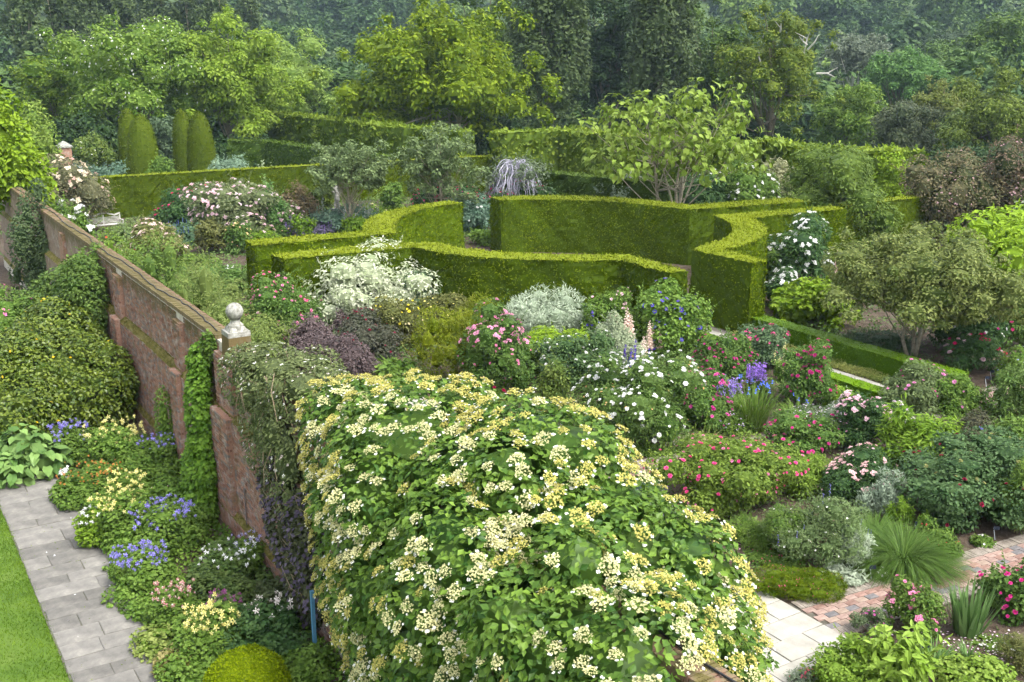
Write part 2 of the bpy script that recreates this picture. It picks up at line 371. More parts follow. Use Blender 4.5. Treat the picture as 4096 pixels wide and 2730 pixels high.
# ================================================================== clipped hedges
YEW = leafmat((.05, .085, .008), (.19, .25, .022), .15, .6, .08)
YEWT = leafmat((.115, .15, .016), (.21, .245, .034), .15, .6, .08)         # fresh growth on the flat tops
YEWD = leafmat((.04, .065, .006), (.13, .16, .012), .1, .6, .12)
BOXM = leafmat((.06, .13, .012), (.17, .28, .022), .15, .5, .25)
def hedge(name, label, secs, h, mats, dens=145, L=.115, Wd=.065, seed=0, cat='hedge', z0=0., step=.22, rough=.035, topd=1.3, group=None, ends=True):
    """secs: pairs of (u, v) points, outer and inner edge, along the hedge; flat top, upright sides"""
    r = np.random.default_rng(seed+100); O, I = [], []
    for (o0, i0), (o1, i1) in zip(secs, secs[1:]):
        o0, i0, o1, i1 = map(np.array, (o0, i0, o1, i1)); n = max(1, int(max(np.hypot(*(o1-o0)), np.hypot(*(i1-i0)))/step))
        for k in range(n): t = k/n; O.append(o0+(o1-o0)*t); I.append(i0+(i1-i0)*t)
    O.append(np.array(secs[-1][0], float)); I.append(np.array(secs[-1][1], float)); O = np.array(O); I = np.array(I); n = len(O)
    def to3(p, z): return p[:, :1]*U + p[:, 1:]*V + np.array([0, 0, 1.])*z
    root = thing(name, label, cat, to3((O[:1]+I[:1])/2, z0)[0], group=group); base = np.array(root.location)
    gs, gt = Geo(), Geo(); nzr = max(2, int(h/step))
    mid = (O+I)/2
    def wall(A, B, g, thin=None):       # side from A edge, B the other edge; leans in slightly towards the top
        rows = [to3(A + (B-A)*.03*(k/nzr), z0+h*k/nzr) for k in range(nzr+1)]; P = np.array(rows); out = nz(to3(A-B, 0))
        wob = lambda Q: (.045*np.sin(Q[..., 0]*1.9+Q[..., 1]*1.3)+.035*np.sin(Q[..., 2]*2.3+Q[..., 0]*2.7+1))[..., None]*min(1, h/2)
        P = P + out[None]*(r.normal(size=(nzr+1, len(A), 1))*rough + wob(P))
        T = []; m = len(A)
        for j in range(nzr):
            a = j*m+np.arange(m-1); T += [np.stack([a, a+1, a+m+1], 1), np.stack([a, a+m+1, a+m], 1)]
        g.add(P.reshape(-1, 3)-base-np.repeat(out[None], nzr+1, 0).reshape(-1, 3)*.05, np.concatenate(T), .12)
        seg = np.linalg.norm(np.diff(to3(A, 0), axis=0), axis=1); k_ = int(seg.sum()*h*dens*(1 if np.mean(out@VDIR) > -.25 else .35))
        i = r.choice(m-1, size=k_, p=seg/seg.sum()); t = r.random(k_)[:, None]; z = r.random(k_)[:, None]*h
        X = to3(A[i]+(A[i+1]-A[i])*t, 0) + (to3(B[i]-A[i], 0))*(.03*z/h) + np.array([0, 0, 1.])*(z0+z) + out[i]*(r.normal(size=(k_, 1))*rough)
        X = X + out[i]*wob(X)
        N = nz(out[i]*.8 + r.normal(size=(k_, 3))*.6); D = nz(r.normal(size=(k_, 3))*.6+np.array([0, 0, .35])+out[i]*.7)
        pan = r.random(200)*.5-.25; pv = (pan[(np.cumsum(seg)[i]/1.7+.25*np.sin(z[:, 0]*1.3)).astype(int) % 200] + .12*np.sin(X[:, 0]*1.3+X[:, 1]*.9))[:, None]
        leaves(g, r, X-base-out[i]*.03, N, D, L*(.6+.8*r.random(k_)), Wd, var=np.clip(.45+pv[:, 0]+r.normal(size=k_)*.2, 0, 1))
    wall(O, I, gs); wall(I, O, gs)
    if ends:
        for a, b, c in ((O[0], I[0], O[1]), (O[-1], I[-1], O[-2])):
            m = max(2, int(np.hypot(*(a-b))/step)+1); A = a+(b-a)*np.linspace(0, 1, m)[:, None]; wall(A, A+(c-a), gs)
    mT = max(2, int(np.mean(np.hypot(*(O-I).T))/step)+1); P = np.array([to3(O+(I-O)*(.03+.94*k/(mT-1)), z0+h) for k in range(mT)]); P[:, :, 2] += r.normal(size=P.shape[:2])*rough*.6
    T = []
    for j in range(mT-1):
        a = j*n+np.arange(n-1); T += [np.stack([a, a+1, a+n+1], 1), np.stack([a, a+n+1, a+n], 1)]
    gt.add(P.reshape(-1, 3)-base, np.concatenate(T), .4)
    seg = np.linalg.norm(np.diff(mid, axis=0), axis=1); wd = np.hypot(*(O-I).T); ar = seg*(wd[1:]+wd[:-1])/2; k_ = int(ar.sum()*dens*topd)
    i = r.choice(n-1, size=k_, p=ar/ar.sum()); t = r.random(k_)[:, None]; s = r.random(k_)[:, None]
    a2 = O[i]+(O[i+1]-O[i])*t; b2 = I[i]+(I[i+1]-I[i])*t; X = to3(a2+(b2-a2)*s, z0+h-.02)+np.array([0, 0, 1.])*r.normal(size=(k_, 1))*rough*.6
    D = nz(r.normal(size=(k_, 3))*.55+np.array([0, 0, .6])); N = nz(np.array([0, 0, .7])+r.normal(size=(k_, 3))*.5)
    pv = .25*np.sin(X[:, 0]*.8+X[:, 1]*.55+seed)
    leaves(gt, r, X-base, N, D, L*(.6+.8*r.random(k_)), Wd, var=np.clip(.5+pv+r.normal(size=k_)*.22, 0, 1))
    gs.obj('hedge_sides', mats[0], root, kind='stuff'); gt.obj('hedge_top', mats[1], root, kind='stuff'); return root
CU, CV = 45.9, 32.3
def ring(angs, oa, orr, ia, irr):
    out = []
    for a in angs:
        ro = np.interp(a, *zip(*sorted(zip(oa, orr)))); ri = np.interp(a, *zip(*sorted(zip(ia, irr)))); q = math.radians(a)
        out.append(((CU+ro*math.sin(q), CV+ro*math.cos(q)), (CU+ri*math.sin(q), CV+ri*math.cos(q))))
    return out
HY = 3.2
secA = [((49.2, 15.87), (47.6, 15.83)), ((48.75, 21.7), (47.15, 22.9))] + ring(np.linspace(163, 99.5, 22), [165, 151, 139, 128, 116, 104, 99], [10.9, 10.76, 10.77, 10.55, 10.4, 10.35, 10.2], [175, 151, 140, 129, 113, 101], [9.35, 9.05, 9.1, 9.05, 9.05, 8.9])
secB = [((45.27, 15.72), (43.78, 15.81)), ((45.0, 21.9), (43.35, 21.8))] + [(i, o) for o, i in ring(np.linspace(-168, -113, 20), [-166, -147, -136, -126, -114], [10.8, 11.05, 10.98, 10.97, 10.91], [-173, -152, -136, -122, -109], [9.1, 9.5, 9.42, 9.42, 9.51])] + [((36.9, 29.1), (35.9, 27.95)), ((32.67, 28.86), (32.9, 27.9))]
secC = ring(np.linspace(83.5, 8, 26), [84, 70, 51, 26, 9], [10.23, 10.2, 9.9, 9.5, 9.33], [83, 56, 32, 11, -1], [8.6, 8.0, 7.7, 7.45, 7.8]) + [((47.2, 41.6), (45.65, 40.3)), ((46.3, 48.5), (44.4, 48.5))]
secD = [((32.48, 33.15), (32.48, 32.19)), ((35.4, 33.5), (36.3, 32.19))] + ring(np.linspace(-84, -25, 20), [-83, -73, -60, -41, -27], [10.5, 10.41, 10.27, 10.0, 9.76], [-91, -76, -60, -46, -18], [9.3, 8.94, 8.6, 8.35, 8.0]) + [((41.6, 41.2), (43.4, 39.95)), ((41.2, 48), (42.5, 48))]
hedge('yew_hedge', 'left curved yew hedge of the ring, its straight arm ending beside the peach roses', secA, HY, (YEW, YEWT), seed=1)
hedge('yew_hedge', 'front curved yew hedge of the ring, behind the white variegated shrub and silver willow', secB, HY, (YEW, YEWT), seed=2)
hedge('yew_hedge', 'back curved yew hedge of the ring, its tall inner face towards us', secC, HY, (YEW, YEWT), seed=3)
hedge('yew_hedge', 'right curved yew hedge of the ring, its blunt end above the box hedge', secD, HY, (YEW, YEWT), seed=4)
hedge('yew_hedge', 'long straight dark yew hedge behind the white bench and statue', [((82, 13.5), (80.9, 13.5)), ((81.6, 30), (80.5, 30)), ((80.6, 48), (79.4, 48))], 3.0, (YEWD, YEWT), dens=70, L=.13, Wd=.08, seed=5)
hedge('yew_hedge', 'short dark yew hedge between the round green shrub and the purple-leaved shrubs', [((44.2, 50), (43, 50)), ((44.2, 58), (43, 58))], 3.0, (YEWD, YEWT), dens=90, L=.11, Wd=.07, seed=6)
# box edging
hedge('box_hedge', 'long low box hedge on the far side of the paved path', [((33.6, 33.35), (33.6, 32.45)), ((22.5, 33.35), (22.5, 32.45))], .78, (BOXM, BOXM), dens=420, L=.055, Wd=.035, seed=7, rough=.02)
hedge('box_hedge', 'low box hedge on the near side of the paved path behind the crimson pillar rose', [((27.5, 29.9), (27.5, 29.2)), ((22.7, 29.9), (22.7, 29.2))], .55, (BOXM, BOXM), dens=420, L=.055, Wd=.035, seed=8, rough=.02)
hedge('box_hedge', 'low box hedge stub beside the blue clematis at the ring entrance', [((33.3, 29.9), (33.3, 29.2)), ((29, 29.9), (29, 29.2))], .5, (BOXM, BOXM), dens=420, L=.055, Wd=.035, seed=9, rough=.02)
hedge('box_hedge', 'low box edging seen through the gap at the back of the ring', [((61.5, 31.0), (61.5, 30.4)), ((57.5, 31.0), (57.5, 30.4))], .6, (BOXM, BOXM), dens=200, L=.07, Wd=.045, seed=10)
hedge('box_hedge', 'second low box edging just beyond the gap at the back of the ring', [((62, 34.2), (61.4, 34.2)), ((62, 36.5), (61.4, 36.5))], .6, (BOXM, BOXM), dens=200, L=.07, Wd=.045, seed=11)
hedge('box_hedge', 'low box edging behind the brown-green clipped shrub by the left ring arm', [((53.2, 13.6), (52.6, 13.6)), ((53.2, 15.6), (52.6, 15.6))], .6, (BOXM, BOXM), dens=200, L=.07, Wd=.045, seed=12)
# leafy pleached hedge at the garden's far edge and lower clipped hedges in front of it
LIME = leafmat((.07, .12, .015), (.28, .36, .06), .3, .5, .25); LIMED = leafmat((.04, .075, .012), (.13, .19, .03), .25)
def uvh(x, y, h): p = at(x, y, h); return np.array([p@U, p@V])
def line_hedge(name, label, px, h, thick, mats, **k):
    pts = [uvh(x, y, h) for x, y in px]; secs = []
    for i, p in enumerate(pts):
        d = nz(pts[min(i+1, len(pts)-1)]-pts[max(i-1, 0)]); nrm = np.array([-d[1], d[0]])
        if nrm@np.array([0, 1.]) > 0 and False: nrm = -nrm
        secs.append((tuple(p+nrm*thick), tuple(p)))
    return hedge(name, label, secs, h, mats, **k)
HL = 5.0
line_hedge('lime_hedge', 'tall leafy lime hedge between the drooping green tree and the golden tree', [(1030, 450), (1150, 452), (1330, 472), (1620, 505), (1900, 525)], HL, 2.0, (LIME, LIME), dens=16, L=.36, Wd=.26, seed=20, step=.6, rough=.16)
line_hedge('lime_hedge', 'tall bright leafy lime hedge running right behind the big-leaved tree', [(1960, 530), (2230, 518), (2430, 530), (3000, 575), (3110, 560), (3290, 592), (3680, 600)], HL, 2.2, (LIME, LIME), dens=17, L=.34, Wd=.25, seed=21, step=.6, rough=.18)
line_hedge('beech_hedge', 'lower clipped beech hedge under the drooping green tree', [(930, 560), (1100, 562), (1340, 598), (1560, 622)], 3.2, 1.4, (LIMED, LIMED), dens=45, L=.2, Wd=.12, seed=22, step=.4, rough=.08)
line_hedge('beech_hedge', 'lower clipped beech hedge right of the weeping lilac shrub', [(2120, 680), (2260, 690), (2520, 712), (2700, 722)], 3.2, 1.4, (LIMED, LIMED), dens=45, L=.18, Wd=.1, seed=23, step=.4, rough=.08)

# ================================================================== the brick wall
WU0, WU1, WV, WH = 4.0, 66.0, 7.64, 4.9
MORTAR = noisemat('lime_mortar', [(.36, .33, .28), (.52, .48, .41), (.6, .56, .49)], 5, 8, bump=.5)
def brickmat():
    m, n, out = newmat('old_brick'); A = n.nodes.new
    oi = A('ShaderNodeObjectInfo'); at_ = A('ShaderNodeAttribute'); at_.attribute_name = 'var'
    ad = A('ShaderNodeMath'); ad.operation = 'ADD'; n.links.new(oi.outputs['Random'], ad.inputs[0]); n.links.new(at_.outputs['Fac'], ad.inputs[1])
    fr = A('ShaderNodeMath'); fr.operation = 'FRACT'; n.links.new(ad.outputs[0], fr.inputs[0])
    cr = A('ShaderNodeValToRGB'); e = cr.color_ramp.elements; e[0].color = (.17, .085, .06, 1); e[1].color = (.38, .24, .18, 1)
    for p_, c_ in ((.2, (.27, .135, .095)), (.45, (.33, .185, .13)), (.7, (.23, .16, .13)), (.85, (.17, .15, .14))): x = e.new(p_); x.color = (*c_, 1)
    n.links.new(fr.outputs[0], cr.inputs[0])
    ge = A('ShaderNodeNewGeometry')
    def noise(s, d=8):
        q = A('ShaderNodeTexNoise'); q.inputs['Scale'].default_value = s; q.inputs['Detail'].default_value = d; q.inputs['Roughness'].default_value = .7; n.links.new(ge.outputs['Position'], q.inputs['Vector']); return q
    def over(base, colr, s, lo, hi, amt=1.):
        q = noise(s); mr = A('ShaderNodeMapRange'); mr.inputs[1].default_value = lo; mr.inputs[2].default_value = hi; mr.inputs[4].default_value = amt; n.links.new(q.outputs[0], mr.inputs[0])
        mx = A('ShaderNodeMix'); mx.data_type = 'RGBA'; n.links.new(mr.outputs[0], mx.inputs[0]); n.links.new(base, mx.inputs[6]); mx.inputs[7].default_value = (*colr, 1); return mx.outputs[2]
    c = over(cr.outputs[0], (.09, .075, .06), 1.7, .55, .72, .6)       # sooty weathering
    c = over(c, (.5, .47, .44), 3.1, .53, .66, .55)                    # lime bloom and lichen
    c = over(c, (.55, .54, .52), 14, .6, .68, .6)
    c = over(c, (.15, .13, .045), 2.3, .54, .68, .75)                     # moss
    sx = A('ShaderNodeSeparateXYZ'); n.links.new(ge.outputs['Position'], sx.inputs[0]); q = noise(2.6); ad = A('ShaderNodeMath'); ad.operation = 'MULTIPLY_ADD'; ad.inputs[1].default_value = 2.6; n.links.new(q.outputs[0], ad.inputs[0]); n.links.new(sx.outputs[2], ad.inputs[2])
    mr = A('ShaderNodeMapRange'); mr.inputs[1].default_value = 5.55; mr.inputs[2].default_value = 6.05; mr.inputs[4].default_value = .85; n.links.new(ad.outputs[0], mr.inputs[0])      # moss creeping down from the coping
    mx = A('ShaderNodeMix'); mx.data_type = 'RGBA'; n.links.new(mr.outputs[0], mx.inputs[0]); n.links.new(c, mx.inputs[6]); mx.inputs[7].default_value = (.1, .085, .03, 1); c = mx.outputs[2]
    p = A('ShaderNodeBsdfPrincipled'); p.inputs['Roughness'].default_value = .9; p.inputs['Specular IOR Level'].default_value = .15; n.links.new(c, p.inputs['Base Color'])
    q = noise(45); b = A('ShaderNodeBump'); b.inputs['Strength'].default_value = .5; b.inputs['Distance'].default_value = .01; n.links.new(q.outputs[0], b.inputs['Height']); n.links.new(b.outputs[0], p.inputs['Normal'])
    n.links.new(p.outputs[0], out.inputs[0]); return m
BRICK = brickmat()
MOSS = noisemat('moss', [(.07, .065, .012), (.13, .12, .025), (.19, .16, .05), (.24, .2, .12)], 5, 10, bump=.9, bscale=50, stops=[.3, .45, .58, .7])
wall = thing('brick_wall', 'high old red brick wall running from the left background under the hydrangea', 'wall', W(26, WV+.3, 0)); wb = np.array(wall.location)
g = Geo()
def wbox(g, u0, u1, v0, v1, z0, z1, **k):
    c = W((u0+u1)/2, (v0+v1)/2, (z0+z1)/2)-wb; box(g, c, (v1-v0, u1-u0, z1-z0), -AZ*1.0 if False else math.atan2(V[1], V[0]), **k)
wbox(g, WU0, WU1, WV+.012, WV+.44, 0, WH-.1); wbox(g, WU0, WU1, WV-.2+.012, WV+.2, 0, 3.05); wbox(g, WU0, WU1, WV-.32+.012, WV+.1, 0, .5)
g.obj('mortar_core', MORTAR, wall)
# sloping mossy offsets where the wall thins
g = Geo(); r = np.random.default_rng(30)
def ledge(u0, u1, va, vb, za, zb):
    us = np.arange(u0, u1, .2); rows = []
    for t in np.linspace(0, 1, 5): rows.append(np.array([W(u, va+(vb-va)*t, za+(zb-za)*t) for u in us]) - wb + np.array([0, 0, 1.])*(r.normal(size=(len(us), 1))*.012+.02*math.sin(math.pi*t)))
    P = np.concatenate(rows); m = len(us); T = []
    for j in range(4):
        a = j*m+np.arange(m-1); T += [np.stack([a, a+1, a+m+1], 1), np.stack([a, a+m+1, a+m], 1)]
    g.add(P, np.concatenate(T)); k_ = int((min(u1, 40)-u0)*170); t = r.random(k_); q = u0+(min(u1, 40)-u0)*r.random(k_)
    X = np.array([W(a, va+(vb-va)*b, za+(zb-za)*b+.015) for a, b in zip(q, t)])-wb
    leaves(g, r, X, nz(r.normal(size=(k_, 3))+np.array([0, 0, .6])), nz(r.normal(size=(k_, 3))+np.array([0, 0, .8])), .05, .03)
ledge(WU0, WU1, WV-.215, WV+.0, 3.04, 3.2); ledge(WU0, WU1, WV-.335, WV-.2, .49, .62)
g.obj('moss_ledge', MOSS, wall, kind='stuff')
PIL = [(25.0, 26.35, .14), (29.55, 30.3, .14), (36.9, 37.8, .16), (47.0, 47.9, .14)]          # pilasters
g = Geo()
for a, b, d in PIL: wbox(g, a, b, WV-.2-d+.012, WV+.1, 0, 3.1); wbox(g, a, b, WV-d+.012, WV+.1, 3.1, 4.55)
g.obj('pilaster_core', BRICK, wall)
bm = Geo(); box(bm, (0, 0, 0), (.1, .222, .06)); BME = bm.mesh('brick', BRICK)
rest = Geo(); cand = []; rz = math.atan2(V[1], V[0])
def face(u0, u1, z0, z1, vface, seed):
    r = np.random.default_rng(seed); c0 = int(z0/.075); k = 0
    for i in range(int((z1-z0)/.0755)):
        z = z0+(i+.5)*.0755; u = u0-(.117 if i % 2 else 0)+(.06 if i % 4 == 1 else 0)
        while u < u1-.03:
            ln = .222 if (i % 2 == 0 or r.random() > .3) else .106
            a, b = max(u, u0), min(u+ln, u1)
            if b-a > .03: cand.append(((a+b)/2, z+r.normal()*.003, vface+.05-.012+r.normal()*.005, (b-a)/.222, r.random(), r.normal()*.012))
            u += ln+.012
LIMU = 42
for (u0, u1) in ((18.5, 25.0), (26.35, 29.55), (30.3, 36.9), (37.8, LIMU)):
    face(u0, u1, 3.22, WH-.1, WV, int(u0*7)); face(u0, u1, .6, 3.06, WV-.2, int(u0*7)+1); face(u0, u1, 0, .5, WV-.32, int(u0*7)+2)
for a, b, d in PIL[:3]: face(a, b, 3.2, 4.55, WV-d, int(a*9)); face(a, b, .6, 3.1, WV-.2-d, int(a*9)+1)
def vis(c):        # the bare stretches of wall, nearest first
    u, z = c[0], c[1]; ok = (23.3 < u < 26.4 and .6 < z < 3.2) or (29.4 < u < 31.6 and .8 < z < 3.1) or (27.5 < u < 36 and z > 3.1)
    return (0 if ok else 1, u)
cand.sort(key=vis)
for k, (u, z, v, s, va, tw) in enumerate(cand):
    p = W(u, v, z)-wb
    if k < 300: link(BME, 'brick', wall, loc=p, rot=(0, 0, rz+tw), scale=(1, s, 1))
    else: box(rest, p, (.1, .222*s, .06), rz+tw, var=va)
rest.obj('bricks', BRICK, wall, kind='stuff')
g = Geo(); wbox(g, WU0, 18.5, WV-.004, WV+.3, 3.2, WH-.1); wbox(g, WU0, 18.5, WV-.204, WV+.2, 0, 3.05); wbox(g, LIMU, WU1, WV-.004, WV+.3, 3.2, WH-.1); wbox(g, LIMU, WU1, WV-.204, WV+.2, 0, 3.05); g.obj('far_brickwork', BRICK, wall)
# coping of bricks on edge
COP = noisemat('coping_brick', [(.05, .048, .013), (.11, .092, .032), (.16, .13, .075), (.19, .105, .072), (.21, .19, .155)], 4, 9, bump=.6, objv=.2, stops=[.28, .42, .5, .58, .7])
cm = Geo(); box(cm, (0, 0, 0), (.5, .062, .11), taper=.97); CME = cm.mesh('coping_brick', COP); rest = Geo(); u = 26.5; k = 0
while u < WU1:
    p = W(u, WV+.215, WH-.05+r.normal()*.006)-wb
    if k < 300: link(CME, 'coping_brick', wall, loc=p, rot=(r.normal()*.01, r.normal()*.02, rz+r.normal()*.02))
    else: box(rest, p, (.5, .062, .11), rz, taper=.97)
    u += .073; k += 1
u = 6.5
while u < 24.9: box(rest, W(u, WV+.215, WH-.05+r.normal()*.006)-wb, (.5, .062, .11), rz+r.normal()*.02, taper=.97); u += .073
rest.obj('coping_bricks', COP, wall, kind='stuff')
# pier with stone ball
g = Geo(); wbox(g, 25.15, 25.75, WV-.1, WV+.5, 4.5, 5.12, taper=.93); g.obj('pier', BRICK, wall)
fin = thing('ball_finial', 'round pale stone ball on its pedestal on top of the brick wall', 'finial', W(25.45, WV+.2, 5.12))
g = Geo(); box(g, (0, 0, .06), (.56, .56, .12), rz); box(g, (0, 0, .17), (.46, .46, .1), rz, taper=.8); lathe(g, [(.2, .2), (.19, .26), (.12, .33), (.11, .38), (.15, .42)]); g.obj('pedestal', STONE, fin)
g = Geo(); ball(g, (0, 0, .6), .215, 14, 20); g.obj('stone_ball', STONE, fin, smooth=True)
# cables along the coping
BLK = plain('black_rubber', (.02, .02, .022), .5)
g = Geo(); us = np.linspace(26.8, 62, 90); rr_ = np.random.default_rng(31)
tube(g, [W(u, WV+.2+.07*math.sin(u*.9)+.03*rr_.normal(), WH+.03) for u in us], .016, 5); o = g.obj('cable', BLK); tag(o, 'black cable lying along the mossy top of the wall left of the ball', 'cable')
g = Geo(); us = np.linspace(6.5, 10, 14); tube(g, [W(u, WV+.33+.04*math.sin(u*2), WH+.03) for u in us], .018, 5); o = g.obj('cable', BLK); tag(o, 'black cable on the brick wall top at the bottom edge of the picture', 'cable')
# iron stake against the wall
g = Geo(); p0 = W(24.2, WV-.25, .6); tube(g, [p0, p0+np.array([0, 0, .9])], .018, 5); box(g, p0+np.array([0, 0, .92]), (.05, .05, .09)); o = g.obj('iron_stake', plain('rusty_iron', (.16, .13, .12), .7)); tag(o, 'thin grey iron stake standing against the wall beside the ivy column', 'stake')
# lamp box on the far wall
g = Geo(); box(g, atD(58, 808, 60), (.42, .25, .6), .3); box(g, atD(58, 787, 60), (.5, .33, .06), .3); o = g.obj('lamp_box', plain('grey_enamel', (.3, .3, .32), .5)); tag(o, 'small grey metal box fixed high on the shaded far wall at left', 'box')

# ================================================================== trees
def pal(*c): return leafmat(*c)
def mktree(r, w_, h0, h1, trunk_r, n, L, m=40, cr=.26, flat=.8, push=.66, limbs=True, d_=None, trunk_bot=0., Wd=None, lo=-.8, lean=0., droop=.35, up=.5, thick=.3, forks=1, core=.7, zmin=.3):
    """crown of many leaf clumps round limbs; returns (wood, crown) geometry, base at z = 0"""
    hh = h1-h0; E = clumps(r, w_, d_ or w_, hh, m, cr, .5, .5, lo, push); E[:, 2] += h0; E[:, 5] = (E[:, 3]+E[:, 4])/2*flat; E[:, 3:] *= .8+.4*r.random((m, 1))
    E2 = E[r.choice(m, m//4)].copy(); cc = np.array([0, 0, (h0+h1)/2]); E2[:, :3] = cc+(E2[:, :3]-cc)*.45; E3 = clumps(r, w_, d_ or w_, hh, m, .085, .5, .5, lo, .93); E3[:, 2] += h0; E3[:, 5] = E3[:, 3]*.8; E = np.concatenate([E, E2, E3])   # inner clumps, and small outer ones that break the outline
    gw, gc = Geo(), Geo(); top = h0+hh*.75
    bases = [np.array([0., 0, trunk_bot])]
    for f in range(forks):
        a = f*2.2+r.random(); off = 0 if forks == 1 else trunk_r*1.6; b = np.array([off*math.cos(a), off*math.sin(a), 0]); tip = np.array([lean+(w_*.16*math.cos(a) if forks > 1 else 0), (w_*.16*math.sin(a) if forks > 1 else 0), top])
        ts = np.linspace(0, 1, 6); pts = [b+(tip-b)*t+np.array([r.normal(), r.normal(), 0])*w_*.012*(t > 0) for t in ts]
        tube(gw, pts, trunk_r*np.array([1.25, .95, .8, .6, .4, .15])/(1 if forks == 1 else 1.4), 8)
        if limbs:
            for e in E[:m]:
                if r.random() < .65/forks:
                    t = r.uniform(.3, .85); s = np.array(pts[int(t*5)]); q = e[:3]; mid = (s+q)/2+np.array([0, 0, -.04*hh])+r.normal(size=3)*.03*w_
                    tube(gw, [s, mid, q], [trunk_r*.3, trunk_r*.2, trunk_r*.07], 5, cap=False)
    foliage(gc, r, E, n, L, Wd, thick=thick, core=core, inside=.84, zmin=zmin, droop=droop, up=up)
    return gw, gc, E
def tree(name, label, x, yt, D, wpx, ycb, mat, n=11000, L=.3, trunk_r=.3, seed=0, bark=None, zc=None, group=None, cat='tree', d=None, xb=None, **k):
    zcam = D*math.cos(TH)+2; p = atD(x, yt, D); X = p[0]; z0 = float(terrain(X, D)); top = p[2]-z0; bot = atD(x, ycb, D)[2]-z0; w_ = wpx*D/F*1.0
    r = np.random.default_rng(seed+500); t = thing(name, label, cat, (X, D, z0-.05), group=group)
    gw, gc, E = mktree(r, w_, max(bot, .2), top, trunk_r, n, L, d_=d, **k)
    gw.obj('trunk', bark or BARK, t, smooth=True); gc.obj('crown', mat, t, kind='stuff'); return t, E, r
M_POP = pal((.04, .065, .025), (.11, .15, .06), .2); M_OAK = pal((.035, .07, .015), (.115, .175, .04), .2); M_DARK = pal((.018, .042, .014), (.05, .085, .03), .15)
M_GOLD = pal((.07, .125, .01), (.26, .34, .035), .28); M_FRESH = pal((.12, .2, .022), (.31, .41, .08), .32); M_MID = pal((.085, .16, .024), (.24, .34, .075), .3)
M_PALE = pal((.13, .21, .045), (.32, .42, .12), .32); M_GREY = pal((.09, .135, .05), (.2, .26, .12), .25); M_ASH = pal((.07, .15, .04), (.17, .29, .09), .25); M_CYP = pal((.05, .07, .035), (.11, .125, .07), .15)
def poplar(label, x, D, wpx, yt, seed, mat=M_POP, ybot=640, n=9000, L=.34):
    return tree('poplar', label, x, yt, D, wpx, ybot, mat, n, L, trunk_r=.45, seed=seed, m=54, cr=.3, push=.55, flat=1.9, droop=-.3, thick=.5, lo=-1, core=.6, bark=BARKL)
for i, (x, D, wp, yt) in enumerate([(40, 165, 190, -420), (190, 175, 170, -380), (300, 185, 170, -330), (430, 190, 190, -360), (600, 200, 140, -300), (730, 195, 150, -320), (830, 195, 130, -290), (985, 215, 110, -200)]):
    poplar(['tall dark poplar at the top left corner', 'second tall poplar from the left edge, dark trunk line showing', 'third tall poplar from the left, behind the white-flecked tree', 'fourth tall poplar from the left, behind the white-flecked tree crown', 'fifth tall poplar from the left, beside the gap to the wood', 'sixth tall poplar from the left behind the drooping tree', 'seventh tall poplar from the left behind the drooping tree', 'last and smallest poplar of the left row, against the blue wood'][i], x, D, wp, yt, 10+i, n=4200, L=.68)
poplar('broad grey-green poplar just right of the golden tree', 2215, 128, 310, -500, 30, n=11000, L=.5)
poplar('broad grey-green poplar behind the big-leaved tree, pale trunk line showing', 2660, 130, 310, -480, 31, n=11000, L=.5)
tree('woodland_tree', 'dark tree filling the gap between the two broad poplars', 2440, -120, 150, 330, 560, M_DARK, 9000, 0.53, .5, 32)
tree('woodland_tree', 'dark tree behind the right side of the golden tree at the top edge', 1960, -150, 150, 330, 560, M_OAK, 9000, 0.53, .5, 33)
tree('oak_tree', 'dark oak right of the second broad poplar', 2880, 40, 140, 340, 600, M_OAK, 11000, 0.45, .5, 34)
oak, E, r = tree('oak_tree', 'old oak with bare bleached branches sticking out, right of the poplars', 3110, 25, 120, 400, 540, pal((.05, .085, .012), (.17, .21, .035), .22), 12000, .3, .42, 35, m=46, cr=.22)
g = Geo()
for (x, y, x2, y2) in [(3215, 215, 3240, 130), (3230, 200, 3275, 140), (3228, 180, 3215, 150), (3265, 295, 3340, 310), (3045, 260, 3035, 200), (3120, 130, 3125, 95), (3060, 160, 3055, 140)]:
    a, b = atD(x, y, 117.5), atD(x2, y2, 117); a = a-np.array(oak.location); b = b-np.array(oak.location); mid = (a+b)/2+r.normal(size=3)*.15
    g = Geo(); tube(g, [a, mid, b], [.11, .08, .02], 5); c = mid+(b-mid)*.4; tube(g, [mid, c+r.normal(size=3)*.5], [.06, .015], 4)
    g.obj('dead_branch', noisemat('bleached_wood', [(.35, .33, .3), (.55, .53, .5)], 9), oak)
dv, E, r = tree('handkerchief_tree', 'large spreading tree flecked with white bracts, behind the left pair of yew cones', 520, 75, 113, 560, 520, M_MID, 18000, .34, .3, 36, m=56, cr=.23, Wd=.2)
g = Geo(); P, N = surface(r, E, 700, .05, .95); leaves(g, r, P+N*.08, nz(N+r.normal(size=P.shape)*.4), nz(r.normal(size=P.shape)*.5-np.array([0, 0, 1.])), .26, .17); g.obj('white_bracts', leafmat((.6, .62, .55), (.8, .8, .75), .2), dv, kind='stuff')
tree('woodland_tree', 'mid green tree left of the white-flecked tree', 215, 185, 118, 330, 640, pal((.05, .1, .015), (.16, .22, .035), .22), 11000, .3, .3, 37)
tree('katsura_tree', 'bright green tree with drooping tiered leaves right of the white-flecked tree', 895, 75, 117, 500, 590, M_FRESH, 20000, .38, .36, 38, m=62, cr=.22, Wd=.2, droop=1.0, flat=.7, bark=BARKL)
tree('woodland_tree', 'pale green rounded tree behind the drooping green tree', 1150, 130, 145, 420, 560, M_PALE, 10000, .36, .35, 39, cr=.2, m=50)
